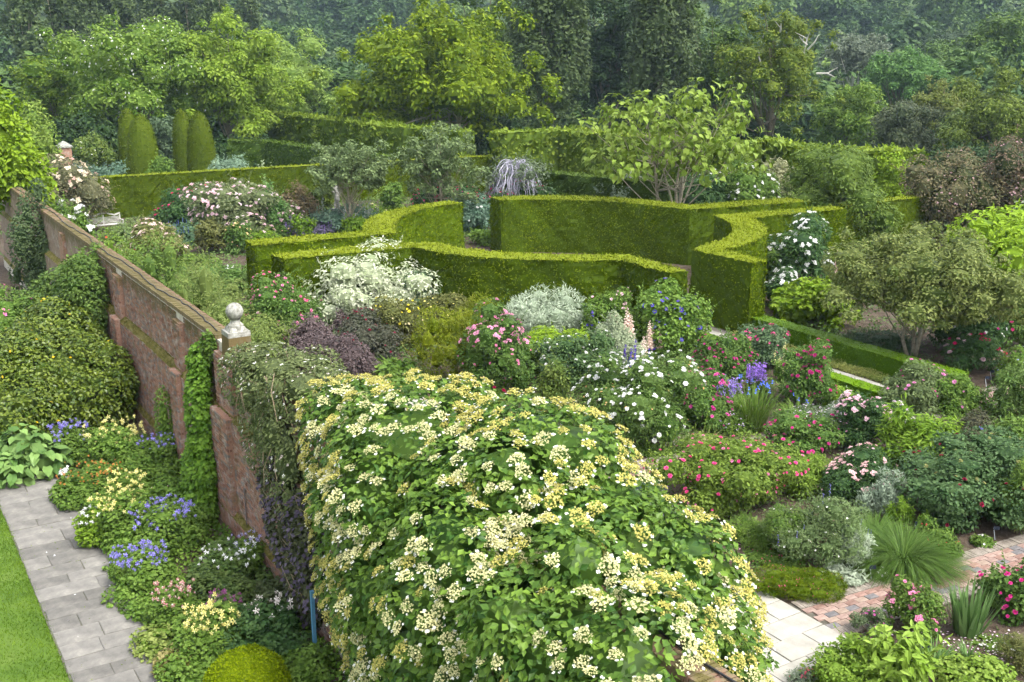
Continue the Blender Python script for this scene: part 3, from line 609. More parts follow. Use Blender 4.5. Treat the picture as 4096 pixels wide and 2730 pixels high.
gd, E, r = tree('golden_tree', 'tall golden green tree with jagged crown in the centre background', 1765, 40, 112, 690, 590, M_GOLD, 24000, .4, .4, 40, m=72, cr=.19, push=.76, Wd=.24, flat=.75, forks=2, bark=BARKL, lean=.5)
tree('birch_tree', 'grey birch with a white trunk in the wood at upper right', 3430, 125, 195, 270, 330, pal((.09, .115, .075), (.17, .2, .14), .2), 5500, .42, .22, 41, bark=noisemat('birch_bark', [(.4, .39, .36), (.6, .6, .57)], 6), push=.75, cr=.22)
tree('ash_tree', 'round fresh green tree at upper right, brightest of the wood', 3640, 195, 170, 330, 420, M_ASH, 9000, .42, .4, 42, m=56, cr=.2)
tree('cypress_bush', 'dark cone-shaped bush standing above the lime hedge at right', 3615, 395, 112, 260, 640, M_CYP, 8000, .24, .2, 43, m=40, cr=.3, droop=-.4, up=.2)
tree('willow_tree', 'yellowish green feathery tree behind the dark cone-shaped bush', 3790, 325, 128, 240, 560, pal((.11, .14, .035), (.24, .27, .08), .25), 8000, .3, .3, 44, m=44, cr=.2)
tree('woodland_tree', 'large pale green tree cut by the right edge of the picture', 4010, 280, 105, 380, 700, pal((.09, .13, .025), (.2, .26, .06), .25), 13000, .28, .3, 45, m=60, cr=.2)
tree('woodland_tree', 'mid green bushy tree right of the oak, above the lime hedge', 3400, 345, 125, 270, 590, M_MID, 8000, .32, .3, 46)
tree('woodland_tree', 'grey green tree between the two pale trees above the lime hedge', 3870, 430, 120, 230, 640, pal((.06, .1, .03), (.14, .19, .06), .2), 6000, .32, .25, 47)
tree('woodland_tree', 'dark tree with spreading crown at the right edge under the hill', 4040, 60, 190, 360, 330, M_OAK, 7000, 0.62, .4, 48)
tree('woodland_tree', 'light green tree beside the right-hand dark wood', 3830, 160, 180, 260, 400, pal((.055, .1, .03), (.13, .2, .06), .2), 6000, .45, .3, 49)
tree('woodland_tree', 'dark larch-like tree behind the round fresh green tree', 3800, 130, 215, 260, 340, pal((.035, .06, .03), (.07, .1, .05), .15), 6000, .5, .3, 50, droop=.9)
tree('dark_shrub', 'dark shade-green shrub mass under the white-flecked tree', 300, 480, 104, 300, 690, M_DARK, 4500, 0.38, .15, 51)
tree('dark_shrub', 'dark green shrub behind the right pair of yew cones', 960, 560, 112, 420, 690, M_DARK, 4500, 0.38, .15, 52)
tree('dark_shrub', 'dark shrub under the golden tree beside its trunks', 1960, 470, 118, 260, 620, M_DARK, 4000, 0.38, .15, 53)
tree('dark_shrub', 'dark hedge-like shrub beneath the old oak', 2950, 480, 125, 420, 640, M_DARK, 4500, 0.38, .15, 54)
tree('dark_shrub', 'dark underwood right of the cone-shaped bush', 3880, 590, 100, 360, 760, M_DARK, 4500, 0.35, .15, 55)
tree('fern_shrub', 'feathery grey-green tamarisk between the two pairs of yew cones', 660, 455, 101, 210, 690, pal((.06, .1, .05), (.13, .18, .1), .2), 6000, .3, .1, 56, droop=.9)
# two grey-green thorns and the big-leaved tree
tree('thorn_tree', 'small grey-green tree with layered branches standing behind the statue', 1385, 575, 70, 290, 765, M_GREY, 10000, .2, .1, 57, m=60, cr=.14, flat=.7, push=.74, core=.4, bark=BARKL)
tree('thorn_tree', 'small grey-green tree with layered branches left of the weeping lilac shrub', 1755, 500, 71, 290, 800, M_GREY, 10000, .2, .1, 58, m=60, cr=.14, flat=.7, push=.74, core=.4, bark=BARKL)
# woodland on the hillside
r = np.random.default_rng(60); protos = []
for i, mt in enumerate((pal((.035, .075, .022), (.12, .185, .055), .18), pal((.028, .06, .024), (.085, .14, .05), .18), pal((.07, .125, .03), (.19, .27, .07), .22), pal((.05, .09, .04), (.14, .19, .08), .18))):
    for k in range(2):
        gw, gc, E = mktree(np.random.default_rng(70+i*2+k), 10., .3, 12., .3, 2600, .95, m=34, cr=.27, limbs=False, core=.6); protos.append((gw.mesh('trunk', BARK), gc.mesh('crown', mt)))
cnt = 0
for D in np.geomspace(215, 760, 17):
    stepx = 13.5*(D/230)**.6
    for x in np.arange(-D*.5, D*.5, stepx):
        X = x+r.normal()*stepx*.3; Y = D*(1+r.normal()*.02); px = 2048+F*X/Y
        z = float(terrain(X, Y)); s = (1.05+.5*r.random())*(1+(D-205)/1100); yp = 1365-F*math.tan(TH+math.atan2(z+12*s-H, Y))
        if px < -320 or px > 4230 or yp > 470 or yp < -330: continue
        if (2010 < px < 2780 and D < 420) or (90 < px < 880 and D < 420) or (1500 < px < 2010 and yp > 40): continue     # wholly behind the poplars and the golden tree
        a = r.choice(8, p=[.16, .16, .2, .2, .06, .06, .08, .08]); side = 'left' if px < 1500 else 'right' if px > 2780 else 'middle'
        t = thing('woodland_tree', {'left': 'tree of the blue-green hillside wood left of the golden tree', 'middle': 'tree of the far hillside wood glimpsed above and between the poplars', 'right': 'tree of the blue-green hillside wood right of the poplars'}[side], 'tree', (X, Y, z-.3), r.random()*6.3, 'far hillside wood, '+side+' part')
        t.scale = (s*(.85+.3*r.random()), s*(.85+.3*r.random()), s*(.8+.4*r.random())); cnt += 1
        link(protos[a][0], 'trunk', t); link(protos[a][1], 'crown', t, 'stuff')
for k in range(54):
    px = -120+k*82+r.normal()*25; Y = 158+44*r.random(); X = (px-2048)/F*Y*1.0; z = float(terrain(X, Y)); a = r.choice([0, 1, 2, 3], p=[.2, .2, .3, .3]); s = 1.0+.45*r.random(); side = 'left' if px < 1500 else 'right' if px > 2780 else 'middle'
    t = thing('woodland_tree', {'left': 'dark tree at the foot of the hill behind the left garden trees', 'middle': 'dark tree at the foot of the hill behind golden tree and poplars', 'right': 'dark tree at the foot of the hill behind the right-hand oak and ash'}[side], 'tree', (X, Y, z-.3), r.random()*6.3, 'trees at the hill foot, '+side+' part')
    t.scale = (s*1.1, s*1.1, s*(.85+.3*r.random())); link(protos[a][0], 'trunk', t); link(protos[a][1], 'crown', t, 'stuff')
print('hill trees', cnt)

# ================================================================== flowers: one shared mesh for each kind and colour
FM = {}
def petalmat(c, c2=None): return leafmat(tuple(c), tuple(c2 or [min(.95, t*1.25+.03) for t in c]), .25, .6, .15, .1)
YEL = (.75, .5, .06)
def petal_ring(g, r, n, rad, wid, tilt, z=0., cup=.2, a0=0., r0=.04, mi=0):
    for k in range(n):
        a = a0+2*math.pi*(k+.15*r.normal())/n; o = np.array([math.cos(a), math.sin(a), 0]); s = np.array([-o[1], o[0], 0]); u = np.array([0, 0, 1.])
        b = o*r0+u*z; m_ = o*rad*.6*math.cos(tilt)+u*(z+rad*.6*math.sin(tilt)-cup*.1); t = o*rad*math.cos(tilt)+u*(z+rad*math.sin(tilt)+cup*rad*.3)
        g.add([b, m_+s*wid/2+u*cup*.12, t, m_-s*wid/2+u*cup*.12], [(0, 1, 2), (0, 2, 3)], r.random(), mi)
def flower(kind, c, c2=None, seed=0):
    key = (kind, tuple(c), seed)
    if key in FM: return FM[key]
    r = np.random.default_rng(len(FM)+900); g = Geo(); mats = [petalmat(c, c2)]
    if kind == 'rose':
        petal_ring(g, r, 6, .5, .5, .25, 0); petal_ring(g, r, 6, .42, .42, .6, .03, a0=.5); petal_ring(g, r, 5, .3, .32, .95, .06); petal_ring(g, r, 4, .2, .24, 1.3, .08, a0=.3)
    elif kind == 'cluster':
        for k in range(5):
            h = Geo(); petal_ring(h, r, 5, .26, .26, .3); petal_ring(h, r, 4, .18, .2, .9, .03)
            o = np.array([.33*math.cos(k*1.26)*(k > 0), .33*math.sin(k*1.26)*(k > 0), .12*(k == 0)+.05*r.normal()])
            for Vt, T, a in zip(h.V, h.T, h.a): g.add(Vt+o, T-T.min(), a)
    elif kind == 'single':
        petal_ring(g, r, 5, .5, .42, .15); mats.append(petalmat(YEL)); petal_ring(g, r, 5, .13, .12, .8, .03, mi=1)
    elif kind == 'star':
        petal_ring(g, r, 5, .5, .2, -.15); mats.append(petalmat(c2 or (.8, .8, .75))); petal_ring(g, r, 5, .24, .16, .9, .02, a0=.6, mi=1)
        for k in range(5): a = k*1.257+.3; o = np.array([math.cos(a), math.sin(a), 0]); tube(g, [o*.05, o*.2-np.array([0, 0, .3])], [.035, .01], 3)
    elif kind == 'star4':
        petal_ring(g, r, 4, .5, .34, .1)
    elif kind == 'iris':
        petal_ring(g, r, 3, .5, .34, -.5); petal_ring(g, r, 3, .45, .26, 1.2, .02, a0=1.05)
    elif kind == 'peony':
        for i, (n_, ra, ti) in enumerate(((7, .5, .15), (7, .45, .5), (7, .4, .8), (6, .3, 1.05), (6, .2, 1.3))): petal_ring(g, r, n_, ra, ra*.95, ti, .03*i, a0=i*.4)
    elif kind == 'spike':                              # foxglove: bells round an upright stem, height 1
        mats.append(STEM); tube(g, [(0, 0, -.9), (0, 0, 1)], [.012, .004], 4, mi=1)
        for k in range(34):
            t = k/34; a = k*2.4; o = np.array([math.cos(a), math.sin(a), -.45]); s = .15*(1-t*.8)
            p = np.array([0, 0, .08+.88*t]); tube(g, [p, p+o*s], [s*.2, s*.5], 4, r.random(), cap=False)
    elif kind == 'delph':
        mats.append(STEM); tube(g, [(0, 0, -.7), (0, 0, 1)], [.012, .004], 4, mi=1)
        for k in range(46):
            t = k/46; a = k*2.4; s = .11*(1-t*.7); o = np.array([math.cos(a), math.sin(a), .1]); p = np.array([0, 0, .03+.94*t])+o*s*.7
            leaves(g, r, np.repeat(p[None]-o*s*.2, 2, 0), nz(o+r.normal(size=(2, 3))*.4), nz(r.normal(size=(2, 3))), s*1.1, s*.9)
    elif kind == 'spire':                              # thin salvia or catmint spike
        mats.append(STEM); tube(g, [(0, 0, -.5), (0, 0, 1)], [.014, .006], 3, mi=1)
        P = np.stack([np.zeros(26), np.zeros(26), .05+.95*r.random(26)], 1); N = rnd_unit(r, 26); leaves(g, r, P, N, nz(np.cross(N, rnd_unit(r, 26))+N*.3), .1, .07)
    elif kind == 'globe':
        N = rnd_unit(r, 40); leaves(g, r, N*.3, rnd_unit(r, 40), N, .22, .1); tube(g, [(0, 0, -2.5), (0, 0, 0)], .03, 3)
    elif kind == 'thrift':
        N = rnd_unit(r, 14); leaves(g, r, N*.1, N, rnd_unit(r, 14), .5, .4); mats.append(STEM); tube(g, [(0, 0, -4), (0, 0, 0)], .04, 3, mi=1)
    elif kind == 'lacecap':
        n_ = 84; th = r.random(n_)*6.28; q = np.sqrt(r.random(n_))*.42*(1+.16*np.sin(th*3+seed)); P = np.stack([q*np.cos(th), q*np.sin(th), .1-.8*q*q+r.normal(size=n_)*.03], 1)
        leaves(g, r, P, nz(r.normal(size=(n_, 3))*.5+np.array([0, 0, 1.])), rnd_unit(r, n_)*np.array([1, 1, .4]), .12, .1)
        mats += [petalmat((.78, .78, .72), (.9, .9, .86)), STEM]
        for k in range(2+int(r.integers(4))):
            a = r.random()*6.28; o = np.array([math.cos(a), math.sin(a), 0])*(.42+.08*r.random())+np.array([0, 0, -.06+.03*r.normal()]); h = Geo(); petal_ring(h, r, 4, .095, .1, .1, r0=.01)
            for Vt, T in zip(h.V, h.T): g.add(Vt+o, T-T.min(), r.random(), 1)
            tube(g, [(0, 0, -.16), o], [.012, .006], 3, mi=2, cap=False)
        for k in range(6): a = k*1.05; tube(g, [(0, 0, -.25), (0, 0, -.16), (.25*math.cos(a), .25*math.sin(a), 0)], [.018, .014, .008], 3, mi=2, cap=False)
    FM[key] = g.mesh(kind, mats); return FM[key]
def qrot(N, r, upw=.5):
    n_ = Vector(N)*(1-upw)+Vector((0, 0, upw)); q = n_.normalized().to_track_quat('Z', 'Y'); return (q @ Euler((0, 0, r.random()*6.3)).to_quaternion()).to_euler()

# ================================================================== garden plants
K = dict(
 rose=((.05, .105, .022), (.14, .22, .06)), dark=((.028, .068, .022), (.08, .14, .048)), fresh=((.09, .17, .02), (.2, .31, .05)), lime=((.13, .22, .02), (.27, .38, .05)),
 mid=((.06, .12, .022), (.165, .25, .06)), olive=((.085, .1, .03), (.19, .2, .075)), grey=((.1, .14, .09), (.22, .27, .18)), silver=((.26, .32, .22), (.46, .52, .4)),
 vari=((.3, .36, .2), (.68, .7, .55)), purple=((.035, .022, .03), (.085, .05, .06)), plum=((.085, .065, .065), (.17, .13, .13)), brown=((.09, .075, .04), (.2, .155, .09)),
 blue=((.08, .15, .1), (.17, .25, .18)), grass=((.07, .13, .025), (.18, .27, .06)), ygreen=((.1, .14, .012), (.22, .25, .035)), iris=((.09, .17, .05), (.2, .31, .12)), moss=((.06, .11, .008), (.15, .2, .02)))
def matof(k): return leafmat(*K[k], .22, .5, .22) if isinstance(k, str) else leafmat(*k, .22, .5, .22)
NP = [0]
def plant(name, label, x, yb, w, yt, k='rose', fl=(), L=None, Wd=None, shape='bush', cov=1.4, m=None, cat='shrub', d=None, group=None, droop=.35, up=.5, stems=True, zb=0., big=False, nmax=6500, cr=None, lean=0, loc=None, hw=None):
    NP[0] += 1; r = np.random.default_rng(NP[0]*13+7)
    p = at(x, yb, zb) if loc is None else np.array(loc, float)
    if loc is None:                                      # yb is where the plant meets the ground in front: its middle stands further back
        q_ = w*1.12*(p[1]*math.cos(TH)+H*math.sin(TH))/F; p = p*(1+.3*min(d or q_, q_)/p[1]); p[2] = zb
    D = p[1]; zc = D*math.cos(TH)+(H-p[2])*math.sin(TH)
    if hw is None: wd = w*1.12*zc/F; h = max(.12, atD(x, yt, D)[2]-p[2])
    else: wd, h = hw
    d_ = d or wd; L = L or max(.055, D*.0028)
    t = thing(name, label, cat, p, r.random()*.6-.3, group); g = Geo()
    m = m or int(np.clip(10+wd*h*2.2, 12, 34)); cr = cr or (.42 if m < 20 else .34)
    if shape == 'bush': E = clumps(r, wd, d_, h, m, cr)
    elif shape == 'mound': E = clumps(r, wd, d_, h, m, cr, zc=.12, zr=.85, lo=0)
    elif shape == 'col': E = clumps(r, wd, d_, h, m, .4, zc=.5, zr=.48, lo=-.95, push=.62); E[:, 5] *= .7; a = E[:, :2]; E[:, :2] = nz(np.concatenate([a, a*0], 1))[:, :2]*np.minimum(np.linalg.norm(a, axis=1, keepdims=True)*1.5, wd*.33)
    elif shape == 'cone': E = clumps(r, wd, d_, h, m, .36, zc=.45, zr=.5, lo=-.9); E[:, :2] *= (1.25-1.05*(E[:, 2:3]/h)).clip(.12, 1.2); E[:, 3:5] *= (1.3-1.0*(E[:, 2:3]/h)).clip(.25, 1.2)
    elif shape == 'open': E = clumps(r, wd, d_, h, m, .26, push=.75)
    area = wd*h*2.6+wd*d_*.8; n = int(np.clip(area*cov/(L*(Wd or L*.55)*.5), 300, nmax))
    foliage(g, r, E, n, L, Wd, core=(.68 if (Wd or L) > L*.4 else .5) if shape != 'open' else .4, big=big, droop=droop, up=up)
    # shoots that break the outline
    ns = int(np.clip(6+wd*h*7, 8, 60)) if stems else 2; P, N = surface(r, E, ns*2, .05, .97, h*.25); P, N = P[:ns], N[:ns]; Dv = nz(N*.6+np.array([0, 0, .75-.5*max(0, droop)])+r.normal(size=N.shape)*.3); ln = (.1+.28*r.random(len(P))**2)*min(h, 2.2); q = 8
    X = (P[:, None]+Dv[:, None]*(ln[:, None]*np.linspace(0, 1, q))[..., None]).reshape(-1, 3); Dd = np.repeat(Dv, q, 0); rn = rnd_unit(r, len(X)); (bigleaves if big else leaves)(g, r, X, nz(rn*.7+np.array([0, 0, .5])), nz(Dd*.8+rnd_unit(r, len(X))*.8), L*(.5+.6*r.random(len(X))), (Wd or L*.55)*.8, var=np.clip(np.repeat(.6+.4*r.random(len(P)), q), 0, 1))
    for a_, d_, l_ in zip(P, Dv, ln): tube(g, [a_-d_*.1, a_+d_*l_], [.006+.004*D/40, .003], 3, .7, cap=False)
    g.obj('foliage', matof(k), t, kind='stuff')
    if stems:
        g = Geo()
        for i in range(5):
            a = r.random()*6.3; e = E[r.integers(len(E))]; tube(g, [np.array([math.cos(a), math.sin(a), 0])*wd*.06, e[:3]*.5+np.array([0, 0, .05]), e[:3]], [max(.012, wd*.012), max(.01, wd*.009), .006], 4, cap=False)
        g.obj('stems', TWIG, t)
    flowers(t, E, fl, r, h); return t, E, r
def flowers(t, E, fl, r, h, zlo=.12):
    for f in fl:
        kind, c, cnt, size = f[:4]; zr = f[4] if len(f) > 4 else (zlo, 1.3); me = flower(kind, c, f[5] if len(f) > 5 else None)
        P, N = surface(r, E, cnt*8+60, .02, .97, zmin=h*zr[0]); ok = (P[:, 2] < h*zr[1]) & (N[:, 2] > -.35) & ((N@VDIR > -.35) | (r.random(len(P)) < .25)); P, N = P[ok], N[ok]
        sp = max(1e-3, float(np.ptp(P[:, 0])) if len(P) else 1); ph = r.random(3)*6; f = np.sin(P[:, 0]*9/sp+ph[0])+np.sin(P[:, 1]*9/sp+ph[1])+np.sin(P[:, 2]*11/sp+ph[2])+r.normal(size=len(P))*3     # blooms gather in groups
        o_ = np.argsort(-f)[:cnt]; P, N = P[o_], N[o_]
        nm = {'rose': 'rose_bloom', 'cluster': 'bloom_cluster', 'single': 'bloom', 'star': 'bloom', 'star4': 'bloom', 'iris': 'iris_bloom', 'peony': 'peony_bloom', 'spike': 'flower_spike', 'delph': 'flower_spike', 'spire': 'flower_spike', 'globe': 'seed_head', 'thrift': 'bloom', 'lacecap': 'flower_head'}[kind]
        for p, nv in zip(P, N):
            s = size*(.5+.6*r.random()); upw = .93 if kind in ('spike', 'delph', 'spire', 'globe', 'thrift') else .35
            link(me, nm, t, loc=p+nv*size*.12, rot=qrot(nv, r, upw), scale=s)
def clump(name, label, x, yb, w, yt, k='grass', n=120, wid=.03, bend=.5, spread=.5, fl=(), cat='plant', group=None, seg=3, lenj=.4, d=None):
    """upright or arching blades from a tuft"""
    NP[0] += 1; r = np.random.default_rng(NP[0]*17+3); p = at(x, yb); D = p[1]; zc = D*math.cos(TH)+H*math.sin(TH); wd = w*zc/F; h = max(.1, atD(x, yt, D)[2])
    t = thing(name, label, cat, p, 0, group); g = Geo(); a = r.random(n)*6.283; q = np.sqrt(r.random(n)); o = np.stack([np.cos(a), np.sin(a), np.zeros(n)], 1)
    P = o*q[:, None]*wd*.5*(1-spread); Dn = nz(o*spread*(.3+.9*r.random((n, 1)))*wd/h*.75+np.array([0, 0, 1.])+r.normal(size=(n, 3))*.08)
    blades(g, r, P, Dn, h*(1.08-lenj*r.random(n))*(1+.25*bend), wid, bend*(.5+.8*r.random(n)), seg=seg)
    g.obj('leaves', matof(k), t, kind='stuff')
    for kind, c, cnt, size, *z in fl:
        me = flower(kind, c)
        for i in range(cnt):
            a = r.random()*6.3; q = math.sqrt(r.random())*wd*.42; link(me, {'iris': 'iris_bloom', 'spire': 'flower_spike', 'delph': 'flower_spike', 'spike': 'flower_spike'}.get(kind, 'bloom'), t, loc=(q*math.cos(a), q*math.sin(a), h*(.75+.35*r.random())*(z[0] if z else 1)), rot=qrot((r.normal()*.2, r.normal()*.2, 1), r, .6), scale=size*(.75+.5*r.random()))
    return t
def spires(name, label, x, yb, w, yt, kind, c, cnt, k='mid', leafh=.35, cat='flowers', group=None, c2=None, size=None):
    """low leaves with upright flower spikes"""
    NP[0] += 1; r = np.random.default_rng(NP[0]*19+5); p = at(x, yb); D = p[1]; zc = D*math.cos(TH)+H*math.sin(TH); wd = w*zc/F; h = max(.2, atD(x, yt, D)[2])
    t = thing(name, label, cat, p, 0, group); g = Geo(); E = clumps(r, wd*1.05, wd*.8, h*leafh*1.4, 9, .45, zc=.15, zr=.8, lo=0); foliage(g, r, E, int(np.clip(wd*h*900, 200, 2500)), max(.07, D*.0022), droop=0, up=.3); g.obj('foliage', matof(k), t, kind='stuff')
    me = flower(kind, c, c2)
    for i in range(cnt):
        a = r.random()*6.3; q = math.sqrt(r.random())*.48; s = h*(1-leafh)*(.7+.35*r.random()); link(me, 'flower_spike', t, loc=(q*wd*math.cos(a), q*wd*.8*math.sin(a), h*leafh*(.8+.3*r.random())), rot=(r.normal()*.06, r.normal()*.06, r.random()*6), scale=(s*(size or 1), s*(size or 1), s))
    return t
WHITE, CREAM, PEACH, PINK, HOT, MAG, CRIM, DRED, PALEP, LILAC, VIOL, BLUE, DBLUE, YELL, PLUM = (.78, .78, .74), (.74, .66, .42), (.8, .58, .36), (.68, .26, .42), (.72, .09, .28), (.48, .05, .25), (.55, .02, .13), (.22, .008, .04), (.75, .55, .6), (.5, .38, .62), (.26, .16, .5), (.13, .17, .55), (.055, .04, .32), (.82, .68, .1), (.2, .03, .09)
# ---- far left and behind the dark hedge
SH = 'shrub'
for i, (x, D, yt, wpx, lab) in enumerate([(505, 96, 437, 92, 'rear clipped yew cone of the left pair'), (558, 91, 462, 128, 'front clipped yew cone of the left pair'), (722, 96, 438, 88, 'rear clipped yew cone of the right pair'), (793, 91, 452, 118, 'front clipped yew cone of the right pair')]):
    p = atD(x, yt, D); h = p[2]; rad = wpx*D/F/2*1.0; r = np.random.default_rng(300+i); t = thing('yew_cone', lab, 'topiary', (p[0], D, 0), 0, 'four clipped yew cones'); g = Geo()
    zs = np.linspace(0, 1, 15); pr = [(rad*(1-t_**3.4)**.5*(.9+.1*t_)*(1.0-.0*t_)+.02, h*t_) for t_ in zs]; lathe(g, pr, sides=20, var=.4)
    n = 4500; tz = r.random(n)**1.15; a = r.random(n)*6.283; q = rad*(1-tz**3.4)**.5*(.9+.1*tz)+.03*r.normal(size=n); P = np.stack([q*np.cos(a), q*np.sin(a), h*tz], 1); O = np.stack([np.cos(a), np.sin(a), .25+tz*.6], 1)
    leaves(g, r, P, nz(O+r.normal(size=(n, 3))*.5), nz(O*.4+r.normal(size=(n, 3))*.6+np.array([0, 0, .6])), .17, .1, var=np.clip(.5+.2*np.sin(a*3+tz*5)+r.normal(size=n)*.25, 0, 1)); g.obj('clipped_foliage', leafmat((.035, .06, .006), (.115, .15, .018), .12, .6, .12), t, kind='stuff')
def gp(x, y, D): p = atD(x, y, D); p[2] = 0; return p
def plantD(name, label, x, D, wpx, yt, *a, z=0., **k):
    top = atD(x, yt, D); zc = D*math.cos(TH)+H*math.sin(TH); return plant(name, label, x, 0, 0, 0, *a, loc=(top[0], D, z), hw=(wpx*zc/F, top[2]-z), **k)
# gate pier and low wall at the far end
t = thing('brick_pier', 'square red brick gate pier with a pale pyramid cap at far left', 'pier', gp(262, 640, 92), rz); p92 = atD(262, 590, 92)[2]; wd = 46*92/F; g = Geo(); box(g, (0, 0, p92/2), (wd, wd, p92)); g.obj('shaft', BRICK, t); g = Geo(); box(g, (0, 0, p92+.06), (wd*1.2, wd*1.2, .13)); box(g, (0, 0, p92+.32), (wd*1.2, wd*1.2, .4), taper=.12); g.obj('cap', STONE, t)
a, b = gp(60, 640, 86), gp(236, 640, 92); t = thing('garden_wall', 'weathered brick wall between the gate pier and the left trees', 'wall', (a+b)/2); g = Geo(); hz_ = atD(200, 612, 90)[2]; L_ = np.linalg.norm(b-a); ang = math.atan2(*(b-a)[:2][::-1]); box(g, (0, 0, hz_/2), (L_, .4, hz_), ang); g.obj('brickwork', BRICK, t); g = Geo(); box(g, (0, 0, hz_+.06), (L_, .55, .12), ang); g.obj('coping', STONE, t)
plantD('magnolia_tree', 'bright glossy large-leaved bush at the left edge, nearest to the wall', 20, 58, 260, 440, 'lime', L=.32, Wd=.17, cat='tree', cov=1.6, m=30, z=3.2)
plantD('laurel_bush', 'yellowish green leafy bush at the left edge behind the bright large-leaved bush', 70, 82, 270, 430, ((.1, .17, .03), (.25, .33, .08)), L=.3, Wd=.13, cat='tree', m=30)
plantD('fruit_tree', 'small pale-leaved tree just right of the brick gate pier', 375, 96, 160, 530, ((.07, .12, .03), (.2, .26, .07)), L=.25, cat='tree', fl=(('single', WHITE, 39, .2),), nmax=4000, shape='open', m=26)
plantD('white_shrub', 'small white-flowered shrub right of the gate pier', 325, 90, 95, 650, 'blue', L=.2, fl=(('cluster', (.7, .72, .78), 58, .3),), nmax=2000)
plantD('perennials', 'dark green leafy plants left of the front yew cones', 430, 88, 130, 655, 'blue', L=.22, nmax=2500, cat='plant')
plantD('perennials', 'dark leafy plants between the two pairs of yew cones', 645, 88, 110, 640, 'mid', L=.22, nmax=2500, cat='plant')
plantD('silver_shrub', 'silvery blue-green feathery shrub right of the yew cones', 925, 88, 160, 628, ((.14, .22, .15), (.28, .38, .27)), L=.25, Wd=.06, droop=-.8, nmax=4500)
spires('mullein', 'tall pale green flower spires above the dark hedge', 1070, 776, 60, 632, 'spire', (.3, .36, .22), 6, 'grey')
# ---- on and behind the far wall, left
RAMB = ((.09, .1, .05), (.2, .19, .11))
plantD('rambling_rose', 'brownish rambling rose with cream and blush blooms at the left end of the dark hedge', 215, 71, 330, 610, RAMB, L=.17, fl=(('cluster', (.75, .65, .52), 78, .42), ('cluster', (.72, .5, .45), 52, .3)), m=30, nmax=7500, d=5)
plantD('white_rose', 'bright white rose cluster behind the wall below the rambling rose', 250, 62, 90, 790, 'mid', L=.15, fl=(('cluster', WHITE, 33, .42),), nmax=1800)
plantD('white_rose', 'lower bright white rose cluster left of the bench', 305, 60, 110, 840, 'mid', L=.15, fl=(('cluster', WHITE, 39, .42),), nmax=2000)
plantD('ivy_mass', 'dark green ivy draped over the far wall face at left', 135, 48.5, 190, 815, ((.04, .07, .03), (.11, .15, .07)), L=.14, nmax=9000, m=26, d=1.8, z=.3)
plantD('wall_climber', 'bushy green climber spilling over the wall top in the left middle', 395, 38.5, 330, 1000, 'mid', L=.14, m=30, nmax=9500, d=2.6, z=1.3)
plantD('wall_climber', 'feathery fresh green shoots above the wall below the bench', 420, 43, 260, 940, ((.08, .15, .02), (.2, .28, .06)), L=.13, Wd=.04, m=24, nmax=6500, d=2.5, fl=(('single', (.45, .06, .04), 18, .16),), droop=-.2)
# ---- bench and statue
tk = noisemat('weathered_teak', [(.38, .37, .34), (.5, .49, .46), (.6, .59, .56)], 12, 7, bump=.3)
bp = at(425, 925); bn = thing('garden_bench', 'pale weathered wooden garden bench with a scalloped back, before the dark hedge', 'bench', bp, rz+.12); bw, s_ = 2.25, 1.
def bb(nm, c, s, **k): g = Geo(); box(g, c, s, **k); return g.obj(nm, tk, bn)
for x in (-bw/2+.04, bw/2-.04): bb('leg', (x, -.28, .22), (.07, .07, .44)); bb('leg', (x, .28, .5), (.07, .07, 1.)); bb('armrest', (x, -.02, .68), (.09, .68, .05)); bb('arm_post', (x, -.28, .56), (.06, .06, .24))
for k in range(6): bb('seat_slat', (0, -.26+.1*k, .44), (bw-.02, .08, .03))
for k in range(5): bb('back_slat', (0, .29, .54+.085*k), (bw-.1, .03, .035))
bb('back_post', (-.02, .295, .75), (.06, .045, .62)); xs = np.linspace(-bw/2, bw/2, 41)
sc_ = lambda x: .98+.17*abs(math.cos((x)/bw*math.pi*1.5))**.7*(1.15 if abs(x) < bw/6 else .85)
g = Geo(); Vt = []
for x in xs: z = sc_(x); Vt += [(x, .27, z-.05), (x, .32, z-.05), (x, .32, z+.05), (x, .27, z+.05)]
T = []
for i in range(40):
    for k in range(4): a_, b_ = i*4+k, i*4+(k+1) % 4; T += [(a_, b_, b_+4), (a_, b_+4, a_+4)]
g.add(Vt, T); g.obj('top_rail', tk, bn)
sp = at(1352, 905); st = thing('stone_statue', 'grey stone statue of a draped standing figure among grey-leaved plants', 'statue', sp, .25)
g = Geo(); box(g, (0, 0, .2), (.8, .8, .4)); box(g, (0, 0, .75), (.62, .62, .7), taper=.92); box(g, (0, 0, 1.15), (.72, .72, .1)); g.obj('plinth', STONE, st)
me = bpy.data.meshes.new('figure'); J = [(0, 0, 1.95, .2), (.02, 0, 2.2, .19), (0, 0, 2.45, .2), (-.03, 0, 2.68, .2), (0, .0, 2.86, .08), (.06, -.03, 3.02, .13), (.07, -.03, 3.1, .1), (-.1, 0, 1.55, .15), (-.12, -.03, 1.22, .13), (.1, -.05, 1.55, .15), (.1, -.06, 1.22, .12), (-.24, -.02, 2.72, .085), (-.34, -.1, 2.45, .07), (-.16, -.24, 2.36, .06), (.2, -.02, 2.7, .085), (.28, -.12, 2.4, .075), (.16, -.26, 2.1, .06), (.1, -.2, 1.8, .1)]
me.from_pydata([j[:3] for j in J], [(0, 1), (1, 2), (2, 3), (3, 4), (4, 5), (5, 6), (0, 7), (7, 8), (0, 9), (9, 10), (3, 11), (11, 12), (12, 13), (3, 14), (14, 15), (15, 16), (0, 17)], []); me.materials.append(STONE); fg = link(me, 'figure', st)
md = fg.modifiers.new('skin', 'SKIN'); md.use_smooth_shade = True
for i, j in enumerate(J): me.skin_vertices[0].data[i].radius = (j[3], j[3]*.85)
